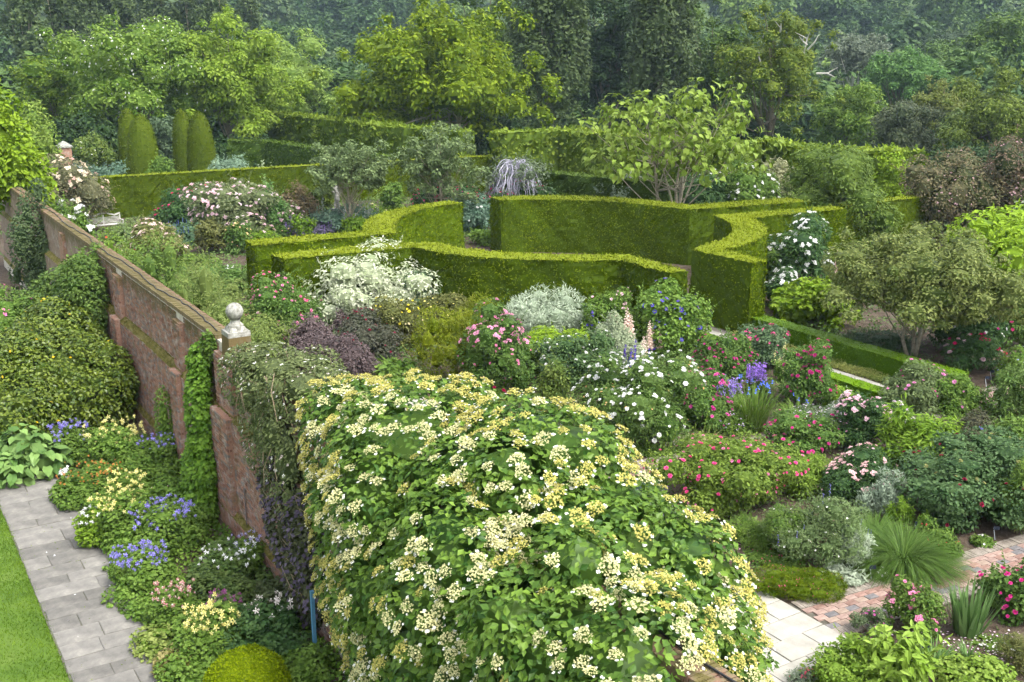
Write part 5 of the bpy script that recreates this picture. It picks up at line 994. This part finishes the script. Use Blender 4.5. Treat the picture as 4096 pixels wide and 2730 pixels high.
# bottom right
plant('pink_rose', 'rose with clusters of clear pink blooms in front of the brick path', 3650, 2550, 210, 2330, 'mid', (('cluster', (.74, .3, .46), 20, .17, (.5, 1.3)), ('rose', PINK, 13, .11)), cat='rose', m=22, L=.075, Wd=.05, shape='open', cov=1.4)
clump('iris', 'broad blue-green iris swords at lower right', 3870, 2530, 190, 2335, 'iris', 90, .075, .05, .45)
plant('magenta_rose', 'magenta rose cut by the right edge in front of the brick path', 4060, 2500, 220, 2255, 'rose', (('rose', (.66, .06, .3), 33, .13),), cat='rose', L=.1, Wd=.07)
plant('pink_phlox', 'airy purple-pink flowers at the lower edge of the brick path', 3470, 2560, 150, 2440, ((.07, .1, .05), (.15, .2, .1)), (('single', (.6, .12, .42), 39, .06),), cat='flowers', shape='open', L=.05, nmax=3000)
clump('iris', 'short green iris leaves among the soil at lower right', 3730, 2660, 180, 2560, 'iris', 110, .03, .2, .6)
clump('iris', 'small iris tuft right of the short iris leaves', 3870, 2640, 90, 2570, 'iris', 50, .03, .2, .6)
plant('ladys_mantle', 'lime green ladys mantle mound at the bottom right', 3890, 2790, 300, 2655, ((.12, .2, .03), (.25, .34, .08)), shape='mound', L=.075, Wd=.07, big=True, nmax=3500, cat='plant')
plant('rosemary', 'dark feathery plant at the bottom right corner', 4070, 2690, 130, 2540, 'olive', L=.09, Wd=.012, droop=-.6, nmax=3500)
plant('white_flowers', 'strings of small white flowers on the soil at lower right', 3990, 2610, 190, 2560, 'grass', (('single', WHITE, 78, .05),), shape='mound', d=.8, cov=.3, cat='flowers', nmax=600, stems=False)
plant('box_shrub', 'glossy fresh green shrub at the bottom edge beside the stone path', 3420, 2830, 330, 2580, ((.09, .17, .02), (.24, .35, .07)), L=.075, Wd=.045, m=28, nmax=9000)
ms, E, r = plant('magnolia_sapling', 'young sapling with large pale green leaves at the bottom edge', 3560, 2850, 230, 2500, ((.14, .23, .03), (.27, .38, .09)), L=.2, Wd=.095, shape='open', m=16, big=True, cov=.9)
plant('dianthus', 'dark crimson pinks on the stone path edge at the bottom', 3200, 2760, 100, 2680, 'grey', (('single', (.4, .02, .1), 20, .06, (.6, 1.3)),), shape='mound', cat='flowers', L=.08, Wd=.012, nmax=900)
plant('crimson_flowers', 'small crimson flowers behind the ladys mantle mound', 3745, 2640, 80, 2600, 'mid', (('single', (.5, .03, .18), 20, .06),), shape='mound', cat='flowers', nmax=700, L=.06)
# ground cover strips
def strip(name, label, u0, u1, v0, v1, h, k, n, L, Wd, cat='groundcover', seed=0):
    r = np.random.default_rng(seed+1200); t = thing(name, label, cat, W((u0+u1)/2, (v0+v1)/2)); b = np.array(t.location); g = Geo(); uu, vv = r.uniform(u0, u1, n), r.uniform(v0, v1, n); P = np.array([W(a, c, 0) for a, c in zip(uu, vv)])-b
    P[:, 2] = h*r.random(n)**.7*(.75+.25*np.sin(uu*3.1)*np.sin(vv*5)); leaves(g, r, P, nz(r.normal(size=(n, 3))*.5+np.array([0, 0, .8])), nz(r.normal(size=(n, 3))*np.array([1, 1, .4])), L*(.6+.8*r.random(n)), Wd, var=np.clip(.5+.3*np.sin(uu*1.7+vv)+r.normal(size=n)*.25, 0, 1)); o = g.obj('foliage', matof(k), t, kind='stuff'); return t
strip('groundcover', 'striped yellow-green groundcover between the paved path and the long box hedge', 23, 33, 31.6, 32.4, .2, ((.12, .18, .04), (.34, .35, .12)), 9000, .12, .035)
# weeds and seedlings that keep the bare soil from showing in the beds
# ================================================================== plants on and before the wall (left)
LV = np.array([float(-(W(18, 7)@V)), float(-(W(18, 7)@U)), 8.])  # towards the eye, in garden axes

def wallplant(name, label, E, u0, v0, k, n, L, Wd=None, fl=(), cat='climber', core=.66, big=False, droop=.35, thick=.22, zlo=.0, up=.5, inside=.84):
    """E rows: (v, u, z, rv, ru, rz) in garden axes"""
    NP[0] += 1; r = np.random.default_rng(NP[0]*23+1); t = thing(name, label, cat, W(u0, v0), rz); E = np.array(E, float); E[:, 0] -= v0; E[:, 1] -= u0
    # break each lump into smaller ones so that the outline stays uneven
    parts = [E]
    for e in E:
        m = max(6, int(e[3]*e[4]*e[5]*5)+6); s = rnd_unit(r, m); q = np.concatenate([e[:3]+s*e[3:]*.8, np.tile(e[3:]*.36, (m, 1))*(.55+.9*r.random((m, 1)))*np.array([1, 1, .8])], 1); parts.append(q)
    E2 = np.concatenate(parts); E2 = E2[E2[:, 2] > .0]; g = Geo(); foliage(g, r, E2, n, L, Wd, core=core, big=big, droop=droop, thick=thick, up=up, inside=inside, vdir=nz(LV))
    for e in E: ball(g, e[:3], e[3:]*.45, 6, 9, .06, r, .3)
    g.obj('foliage', matof(k) if not hasattr(k, 'node_tree') else k, t, kind='stuff')
    flowers(t, E2, fl, r, 6., zlo); return t, E2, r
# climbing hydrangea over the wall
HM = leafmat((.036, .09, .018), (.17, .27, .05), .22, .42, .4)
HE = [(7.9, 18.0, 4.6, 1.05, 1.7, 1.2), (8.1, 15.8, 4.9, 1.6, 2.2, 1.45), (8.5, 13.4, 4.8, 1.8, 2.1, 1.5), (9.0, 11.5, 4.5, 1.5, 1.5, 1.2), (9.6, 10.6, 4.15, .95, 1.0, .85), (7.5, 16.9, 2.6, .85, 1.7, 2.2), (7.2, 14.6, 2.9, 1.0, 1.9, 2.3), (7.2, 12.6, 3.2, 1.1, 2.0, 2.2), (7.6, 10.6, 3.9, 1.3, 1.6, 1.7), (7.5, 9.2, 4.3, 1.0, 1.0, 1.2), (8.0, 9.5, 4.5, .9, .8, .9), (8.8, 9.5, 4.3, .85, .8, .85), (9.3, 12.8, 3.7, 1.2, 1.7, 1.2)]
hyd, E, r = wallplant('climbing_hydrangea', 'huge climbing hydrangea smothering the wall, covered in creamy lacecap flower heads', HE, 14.5, 7.6, HM, 38000, .12, .08, cat='hydrangea', droop=.55, core=.7, thick=.22)
P, N = surface(r, E, 9000, .02, .9, .4); cam_l = np.array(hyd.matrix_basis.inverted() @ Vector((0, 0, H))); vd = nz(cam_l-P); sc_v = np.sum(vd*N, 1)
P, N = P[(N[:, 2] > -.4) & (sc_v > -.15)], N[(N[:, 2] > -.4) & (sc_v > -.15)]; keep = []
for i in range(len(P)):                                   # keep heads apart
    if not keep or np.min(np.sum((P[keep]-P[i])**2, 1)) > .165**2: keep.append(i)
    if len(keep) >= 1050: break
mes = [flower('lacecap', (.43, .41, .11), (.64, .58, .23), i) for i in range(5)] + [flower('lacecap', (.52, .51, .26), (.7, .67, .4), 9+i) for i in range(3)]
big_, rest = [], Geo()
keep.sort(key=lambda i: -float(np.sum(nz(cam_l-P[i])*N[i])))
# heads gather on the outer shoots: some patches stay leafy
keep = [i for i in keep if math.sin(P[i][0]*2.3+1)+math.sin(P[i][1]*1.9)+math.sin(P[i][2]*2.7+2)+r.normal()*1.2 > -1.1]
cnt = 0
for i in keep:
    s = .2+.15*r.random(); left = P[i][0] < .2; me_ = mes[r.integers(5, 8)] if (left or r.random() < .25) else mes[r.integers(0, 5)]
    ro = qrot(nz(N[i]+r.normal(size=3)*.25), r, .4)
    if cnt < 300: link(me_, 'flower_head', hyd, loc=P[i]+N[i]*(.06+.12*r.random()), rot=ro, scale=s); cnt += 1
    else:
        co = np.empty(len(me_.vertices)*3, np.float32); me_.vertices.foreach_get('co', co); tri = np.empty(len(me_.polygons)*3, np.int32); me_.loops.foreach_get('vertex_index', tri); mi_ = np.empty(len(me_.polygons), np.int32); me_.polygons.foreach_get('material_index', mi_)
        R_ = np.array(ro.to_matrix()); co = (co.reshape(-1, 3)*s) @ R_.T + P[i]+N[i]*.1; rest.V.append(co); rest.T.append(tri.reshape(-1, 3)+rest.n); rest.n += len(co); rest.a.append(r.random(len(co))); rest.m.append(mi_)
if rest.n: rest.obj('flower_heads', list(mes[0].materials), hyd, kind='stuff')
g = Geo()
for i in range(26): e = E[r.integers(len(E))]; e2 = E[r.integers(len(E))]; tube(g, [np.array([.0, e[1]*.8, .1]), (e[:3]+np.array([0, e[1]*.8, .1]))/2, e[:3]*1.0], [.035, .025, .01], 5)
g.obj('stems', TWIG, hyd)
# star clematis and its dry stems right of the ball
cl, E, r = wallplant('star_clematis', 'tangle of clematis with small blush white stars hanging on the wall right of the ball', [(7.5, 23.8, 4.5, .55, 1.0, .75), (7.7, 22.3, 4.9, .8, 1.3, .7), (7.35, 22.2, 3.7, .45, 1.0, 1.2), (7.8, 20.6, 5.0, .8, 1.1, .6), (7.3, 20.8, 3.5, .4, 1.0, 1.3), (8.6, 22.5, 4.3, .9, 1.5, .9)], 22.3, 7.4, ((.075, .1, .04), (.2, .24, .1)), 13000, .09, .045, fl=(('star4', (.72, .6, .58), 150, .085), ('star4', (.78, .76, .7), 130, .1)), core=.6)
g = Geo()
for i in range(170):
    p = E[r.integers(len(E))]; a = p[:3]+rnd_unit(r, 1)[0]*p[3:]; a[0] -= .1; d_ = np.array([r.normal()*.12, r.normal()*.4, -.3-r.random()*.6]); tube(g, [a, a+d_*.5+r.normal(size=3)*.06, a+d_], [.008, .006, .004], 3, cap=False)
g.obj('dry_stems', noisemat('dry_stem', [(.22, .16, .11), (.38, .29, .2)], 20), cl, kind='stuff')
pv_, E, r = wallplant('purple_vine', 'dusky purple-leaved vine on the wall left of the hydrangea', [(7.25, 20.9, 1.9, .32, .7, .95), (7.3, 19.9, 1.0, .35, .8, 1.0), (7.3, 21.5, 2.6, .3, .6, .6), (7.25, 19.6, 2.2, .3, .6, .9)], 20.5, 7.2, ((.035, .045, .02), (.11, .12, .06)), 6500, .1, .08)
g = Geo(); P, N = surface(r, E, 1100, .05, .9); leaves(g, r, P+N*.04, *leafdirs(r, N), .12, .1); g.obj('purple_leaves', leafmat((.055, .045, .07), (.12, .1, .14), .15), pv_, kind='stuff')
g = Geo()
for i in range(60): p = E[r.integers(len(E))]; a = p[:3]+rnd_unit(r, 1)[0]*p[3:]*1.1; tube(g, [a, a+np.array([-.1, r.normal()*.3, .25+.3*r.random()]), a+np.array([-.1, r.normal()*.5, .3+r.random()*.6])], [.007, .006, .003], 3, cap=False)
g.obj('dry_stems', noisemat('dry_stem', [(.22, .16, .11), (.38, .29, .2)], 20), pv_, kind='stuff')
wallplant('ivy_column', 'narrow column of glossy green creeper climbing the wall left of the pier', [(7.3, 27.0, 3.9, .2, .45, .7), (7.15, 26.9, 2.7, .25, .6, 1.2), (7.1, 26.8, 1.3, .32, .75, 1.1), (7.0, 26.9, .5, .4, .8, .6)], 26.9, 7.1, ((.055, .12, .015), (.17, .29, .05)), 6500, .12, .1, droop=.9)
wallplant('ivy_column', 'thin pale creeper on the wall further left of the creeper column', [(7.2, 30.9, 1.4, .22, .35, 1.0), (7.15, 30.8, .5, .3, .5, .5)], 30.9, 7.1, 'grass', 1600, .1, .05)
wallplant('small_shrub', 'creeper sprig on the wall just under the coping beside the pier', [(7.5, 26.7, 4.6, .16, .3, .35)], 26.7, 7.4, 'mid', 600, .1, .07)
# big evergreen with yellow leaves, roses and hosta at the end of the flagstone path
ev, E, r = wallplant('evergreen_shrub', 'large dense small-leaved evergreen with scattered yellow leaves left of the wall', [(5.4, 36.2, 1.5, 1.7, 2.0, 1.6), (4.0, 34.6, 1.1, 1.3, 1.4, 1.2), (6.3, 35.6, 1.2, 1.1, 1.6, 1.4), (4.2, 36.6, 1.8, 1.5, 1.6, 1.5), (5.6, 38.6, 2.2, 1.4, 1.6, 1.4)], 36, 5.2, leafmat((.04, .075, .012), (.16, .205, .035), .18, .35, .7), 22000, .12, .08, cat='shrub')
g = Geo(); P, N = surface(r, E, 80, .03, .95); leaves(g, r, P+N*.03, *leafdirs(r, N), .11, .08); g.obj('yellow_leaves', leafmat((.5, .34, .03), (.7, .5, .06), .2), ev, kind='stuff')
wallplant('pink_climbing_rose', 'climbing rose with single pink flowers at the left edge above the evergreen', [(2.6, 39.5, 2.4, 1.8, 1.8, 1.4), (1.5, 37.5, 1.5, 1.3, 1.2, 1.3), (4.0, 41.5, 2.6, 1.6, 1.6, 1.1)], 39, 2.8, 'mid', 13000, .1, .05, fl=(('single', (.66, .16, .38), 46, .16),), cat='rose')
wallplant('wall_shrub', 'leafy green climber over the wall corner above the evergreen', [(6.9, 40.2, 3.4, .9, 1.6, 1.4), (6.6, 42.2, 2.6, 1.0, 1.6, 1.5), (5.6, 41.5, 2.2, 1.2, 1.4, 1.2)], 41, 6.5, ((.045, .09, .02), (.15, .22, .06)), 12000, .15, .075)
ho, E, r = plant('hosta', 'large blue-green hosta at the far end of the flagstone path', 95, 1930, 300, 1745, ((.09, .17, .05), (.2, .3, .1)), big=True, L=.3, Wd=.24, cov=.25, shape='mound', cat='hosta', stems=False)
HMAT = leafmat((.1, .19, .05), (.2, .31, .1), .2, .4, .35); hm = []
for i in range(4): g = Geo(); bigleaves(g, r, np.zeros((1, 3)), np.array([[0, 0, 1.]]), np.array([[1., 0, 0]]), 1, .82, var=np.array([i/3.]), droop=.2); hm.append(g.mesh('leaf', HMAT))
P, N = surface(r, E, 150, .05, .9, .04)
for i in range(len(P)):
    Z = Vector(nz(N[i]*.55+np.array([0, 0, .6])+r.normal(size=3)*.12)); X = Vector(N[i]*np.array([1, 1, .0])+r.normal(size=3)*.15-np.array([0, 0, .35])); X = (X-Z*X.dot(Z)).normalized(); Y = Z.cross(X); link(hm[i % 4], 'leaf', ho, loc=P[i]-np.array(X)*.1, rot=Matrix((X, Y, Z)).transposed().to_euler(), scale=.24+.12*r.random())
# clipped ball
bx_, E, r = None, None, np.random.default_rng(77); p = at(990, 2780); t = thing('box_ball', 'clipped yellow-green box ball at the bottom edge', 'topiary', p); rad = 165*21.0/F; g = Geo(); top = atD(990, 2612, p[1])[2]
ball(g, (0, 0, top-rad*.95), (rad*.97, rad*.97, rad*.92), 14, 22, var=.25); n = 10000; N = rnd_unit(r, n); P = N*np.array([rad, rad, rad*.95])*(1+.014*r.normal(size=(n, 1))+.025*np.sin(N[:, :1]*7+1)*np.sin(N[:, 2:]*6+N[:, 1:2]*5))+np.array([0, 0, top-rad*.95])
leaves(g, r, P, nz(N+r.normal(size=(n, 3))*.5), nz(N*.6+r.normal(size=(n, 3))*.6), .055, .032); g.obj('clipped_foliage', leafmat((.1, .15, .008), (.23, .29, .022), .15, .6, .15), t, kind='stuff')
# columbine border along the flagstone path
COL = ((.06, .115, .02), (.17, .26, .06))
def columbine(label, x, yb, w, yt, c, n, c2=None, k=COL, size=.075, lf=.55):
    NP[0] += 1; r = np.random.default_rng(NP[0]*29+11); p = at(x, yb); D = p[1]; zc = D*math.cos(TH)+H*math.sin(TH); wd = w*1.4*zc/F; h = max(.3, atD(x, yt, D)[2]); t = thing('columbine', label, 'columbine', p, 0, 'columbines along the flagstone path'); g = Geo()
    E = clumps(r, wd, wd, h*lf*1.5, 14, .42, zc=.2, zr=.75, lo=-.1); foliage(g, r, E, int(np.clip(wd*wd*2000, 900, 3600)), .085, .075, up=.7, droop=.1); g.obj('foliage', matof(k), t, kind='stuff')
    me = flower('star', c, c2); gs = Geo()
    for i in range(int(n*1.35)):
        a = r.random()*6.3; q = math.sqrt(r.random())*.44*wd; b = np.array([q*math.cos(a), q*math.sin(a), h*(.62+.42*r.random()*(1-.5*q/wd))]); link(me, 'bloom', t, loc=b, rot=qrot((r.normal(), r.normal()-.6, .4), r, .2), scale=size*1.1*(.7+.6*r.random())); tube(gs, [b*np.array([.75, .75, .3]), b], [.005, .003], 3, cap=False)
    gs.obj('stems', STEM, t); return t
BL = (.14, .11, .55); YL = (.82, .7, .16); WH = (.74, .74, .78); RD = (.6, .06, .03); PK = (.6, .13, .2); DP = (.16, .03, .13)
columbine('blue-violet columbines in front of the large evergreen, far end of the border', 290, 1850, 130, 1690, BL, 46, (.4, .36, .75), size=.11)
columbine('pale yellow columbines in front of the large evergreen and wall', 470, 1850, 190, 1690, YL, 60, (.85, .8, .4), size=.12)
columbine('blue columbines growing close to the wall left of the creeper column', 650, 1880, 140, 1730, BL, 38, (.45, .42, .8), size=.1)
columbine('small red columbines behind the hosta end of the path', 370, 1985, 200, 1850, RD, 54, (.6, .3, .1), size=.075)
columbine('white columbines at the path edge beside the red ones', 280, 1965, 60, 1870, WH, 12, size=.12)
columbine('yellow columbines in the middle of the border, upper group', 510, 2050, 150, 1885, YL, 40, (.86, .82, .45), size=.13)
columbine('yellow columbines in the middle of the border, large clump', 490, 2170, 180, 1965, YL, 60, (.86, .82, .45), size=.12)
columbine('white columbines on pale green leaves at the path edge', 400, 2180, 110, 2010, WH, 24, (.8, .78, .4), ((.1, .18, .02), (.24, .36, .06)), .12)
columbine('violet-blue columbines, upper part of the large blue clump', 660, 2190, 210, 2015, BL, 90, (.4, .38, .75), size=.105)
columbine('violet-blue columbines, lower part of the large blue clump at the path', 570, 2340, 180, 2180, BL, 80, (.4, .38, .75), size=.105)
columbine('white columbines near the wall below the creeper column', 920, 2330, 190, 2175, WH, 34, (.72, .66, .72), ((.06, .11, .03), (.15, .22, .07)), .11)
columbine('violet columbines against the mossy foot of the wall', 1000, 2280, 100, 2130, (.24, .2, .62), 20, (.6, .58, .8), size=.1)
columbine('pink and white columbines near the bottom of the border', 710, 2500, 140, 2330, PK, 40, (.8, .72, .66), size=.1)
columbine('lemon yellow columbines near the clipped ball', 850, 2600, 190, 2425, YL, 56, (.88, .84, .5), size=.13)
columbine('dark plum columbines behind the lemon yellow ones', 905, 2510, 130, 2375, DP, 34, (.3, .1, .25), ((.05, .09, .03), (.12, .17, .06)), .085)
columbine('pinkish white columbines left of the hydrangea foot', 1080, 2560, 150, 2390, (.72, .6, .62), 22, (.8, .78, .7), 'dark', .12)
def leafy(label, x, yb, w, yt, k=COL, **kk): return plant('border_plant', label, x, yb, w*1.3, yt, k, cat='plant', shape='mound', L=kk.pop('L', .085), Wd=kk.pop('Wd', .075), nmax=kk.pop('nmax', 4500), stems=False, **kk)
leafy('fresh green columbine leaves without flowers below the blue clump', 620, 2480, 210, 2380)
leafy('bright green leafy clump between the yellow and blue columbines', 560, 2290, 150, 2190)
leafy('green leaves at the path edge near the bottom', 640, 2620, 150, 2540, ((.1, .16, .03), (.26, .3, .1)))
leafy('bronze-tinted leaves beside the path at the bottom', 700, 2700, 130, 2610, ((.14, .14, .04), (.34, .3, .14)))
leafy('green leafy clump in front of the clipped ball', 790, 2760, 200, 2660)
leafy('leafy clump right of the clipped ball', 1190, 2740, 190, 2620)
leafy('dark green leafy mass left of the hydrangea foot', 1050, 2690, 260, 2520, 'dark')
leafy('mid green leaves between creeper column and blue columbines', 760, 2120, 160, 2010, 'mid')
leafy('ferny green leaves under the creeper column', 680, 2050, 170, 1930, ((.06, .12, .02), (.16, .26, .06)), fl=(('star', PK, 8, .1),))
leafy('green leaves below the yellow columbines at the evergreen', 560, 1960, 200, 1840, 'mid')
leafy('dull green leaves near the mossy wall foot', 890, 2440, 220, 2310, ((.05, .085, .025), (.13, .18, .06)))
leafy('dusky leaves at the wall beneath the purple vine', 1130, 2450, 180, 2330, ((.05, .07, .03), (.12, .15, .07)))
leafy('green leaves between the pink columbines and the lemon ones', 770, 2560, 160, 2470, 'mid')
leafy('dark leaves at the foot of the evergreen beside the hosta', 260, 1870, 180, 1800, 'dark')
# white rose at the foot of the hydrangea, bottom edge
plantD('white_rose', 'rose with a few very large white blooms at the bottom edge under the hydrangea', 2830, 14.3, 380, 2560, 'rose', (('peony', (.82, .78, .78), 9, .19), ('cluster', (.5, .25, .2), 40, .09)), cat='rose', L=.075, z=3.3, m=24, nmax=7000)
# blue gate post and plant labels
g = Geo(); p = W(18.6, 6.9, 0); box(g, p+np.array([0, 0, .75]), (.07, .07, 1.5), rz); o = g.obj('gate_post', plain('blue_paint', (.09, .24, .38), .5)); tag(o, 'slim blue painted post half hidden under the hydrangea at left', 'post')
TAGM, PLATE = plain('tag_stake', (.4, .42, .44), .5), plain('tag_plate', (.02, .03, .05), .4)
for x, y, lab in [(3530, 2560, 'before the pink rose at lower right'), (3695, 2640, 'beside the short iris leaves'), (4020, 2600, 'near the bottom right corner'), (3165, 2345, 'in the thrift cushion'), (3440, 2090, 'under the blush rose'), (3665, 2140, 'behind the grass fountain'), (3805, 2205, 'in bare soil by the dark red rose'), (3980, 2160, 'nearest the right edge by the brick path'), (3485, 2320, 'in front of the grass fountain'), (2970, 1720, 'by the striped grass tufts'), (2305, 1720, 'below the white rose'), (2472, 1800, 'in front of the large white rose'), (3945, 1545, 'beside the peonies'), (3965, 1520, 'right of the peonies'), (1205, 2690, 'beside the clipped ball')]:
    t = thing('plant_label', 'small dark plant label on a stake '+lab, 'plant label', at(x, y), 0, 'plant labels'); g = Geo(); tube(g, [(0, 0, -.05), (0, 0, .3)], .012, 4); g.obj('stake', TAGM, t); g = Geo(); box(g, (0, -.015, .33), (.15, .012, .09)); g.obj('plate', PLATE, t); t.children[1].rotation_euler = (-.5, 0, 0)
# fallen petals
def petals(label, x0, x1, y0, y1, c, n, seed):
    r = np.random.default_rng(seed); P = np.array([at(x, y, .03) for x, y in zip(r.uniform(x0, x1, n), r.uniform(y0, y1, n))]); g = Geo(); leaves(g, r, P, nz(r.normal(size=(n, 3))*.25+np.array([0, 0, 1.])), nz(r.normal(size=(n, 3))*np.array([1, 1, 0])), .06, .05); o = g.obj('fallen_petals', petalmat(c), kind='stuff'); tag(o, label, 'petals')
petals('white petals fallen on the soil beneath the large white rose', 2220, 2780, 1690, 1830, WHITE, 800, 5)
petals('blush petals scattered on the soil at lower right', 3560, 4096, 2520, 2700, (.72, .55, .66), 260, 6)
petals('pink petals scattered below the large pink rose', 2740, 3060, 2130, 2260, (.66, .35, .5), 180, 7)
petals('a few white petals fallen on the flagstone path', 150, 520, 1980, 2600, (.75, .75, .78), 14, 8)

# ================================================================== low growth between the plants
def undergrowth(name, label, u0, u1, v0, v1, n, L, Wd, h, k, seed, skip=()):
    r = np.random.default_rng(seed); uu, vv = r.uniform(u0, u1, n), r.uniform(v0, v1, n); f = np.sin(uu*1.1+2*np.sin(vv*.7+seed))*np.sin(vv*1.3+1.5*np.sin(uu*.5)); ok = f+r.normal(size=n)*.35 > -.35
    for a, b, c, d in skip: ok &= ~((uu > a) & (uu < b) & (vv > c) & (vv < d))
    ok &= np.hypot(uu-CU, vv-CV) > 11.2; uu, vv, f = uu[ok], vv[ok], f[ok]; n = len(uu); P = uu[:, None]*U+vv[:, None]*V; P[:, 2] = h*(.35+.65*np.clip(f+.4, 0, 1))*r.random(n)**.8
    g = Geo(); leaves(g, r, P, nz(r.normal(size=(n, 3))*.55+np.array([0, 0, .8])), nz(r.normal(size=(n, 3))*np.array([1, 1, .6])+np.array([0, 0, .2])), L*(.6+.8*r.random(n)), Wd*(.7+.6*r.random(n)), var=np.clip(.5+.35*np.sin(uu*.9+vv*1.9)+r.normal(size=n)*.25, 0, 1)); o = g.obj(name, matof(k), kind='stuff'); tag(o, label, 'undergrowth')
PATHS = [(5, 35, 13.0, 16.75), (13.0, 15.4, 16, 31), (21.2, 24.2, 16, 40), (22, 36, 29.0, 33.5), (30, 60, 29, 32.3), (42, 50, 15, 23)]
undergrowth('undergrowth', 'low mixed green leaves covering the soil of the near rose beds', 15, 34, 16.6, 36, 42000, .11, .05, .3, ((.06, .11, .03), (.17, .24, .08)), 1, PATHS)
undergrowth('undergrowth', 'low mixed green leaves covering the soil between wall and ring', 24, 46, 8.4, 31, 52000, .13, .06, .38, ((.06, .11, .03), (.17, .25, .07)), 2, PATHS)
undergrowth('undergrowth', 'low green leaves covering the soil of the far beds left of the ring', 46, 80, 8.4, 40, 42000, .2, .09, .45, ((.07, .12, .035), (.18, .26, .09)), 3, PATHS)
undergrowth('undergrowth', 'low green leaves covering the soil right of the ring', 26, 60, 33.6, 56, 40000, .16, .07, .35, ((.05, .09, .03), (.13, .2, .07)), 4, PATHS)
undergrowth('undergrowth', 'sparse small weeds in the soil at the lower right', 7, 13.2, 16.8, 26, 2500, .08, .035, .08, ((.06, .1, .03), (.15, .22, .07)), 5, PATHS)
undergrowth('undergrowth', 'low green leaves filling the border at the foot of the wall', 14, 38, 4.9, 7.2, 15000, .1, .085, .3, ((.06, .12, .02), (.18, .28, .06)), 6)

# weeds in the joints of the flagstone path
r = np.random.default_rng(91); n = 900; uu = 14+18*r.random(n); uu = np.where(r.random(n) < .5, uu, np.round(uu/.61)*.61+r.normal(size=n)*.02); vv = np.where(r.random(n) < .45, 4.44+.05*r.normal(size=n), 2.5+1.95*r.random(n)); f = np.sin(uu*5)+np.sin(vv*9+uu) > .6; uu, vv = uu[f], vv[f]; n = len(uu)
g = Geo(); leaves(g, r, uu[:, None]*U+vv[:, None]*V+np.array([0, 0, .036]), nz(r.normal(size=(n, 3))*.4+np.array([0, 0, 1.])), rnd_unit(r, n)*np.array([1, 1, .5]), .035, .022); o = g.obj('path_weeds', matof('moss'), kind='stuff'); tag(o, 'tiny mossy weeds along the joints and edge of the flagstone path', 'weeds')

# ================================================================== haze
m, n, out = newmat('haze'); pv = n.nodes.new('ShaderNodeVolumePrincipled'); pv.inputs['Density'].default_value = .00017; pv.inputs['Color'].default_value = (.6, .78, 1, 1)
n.links.new(pv.outputs[0], out.inputs['Volume'])
g = Geo(); box(g, (0, 600, 60), (2400, 2600, 150)); hz = g.obj('haze', m, kind='stuff')
tag(hz, 'thin blue haze lying over the distant wooded hill', 'haze')
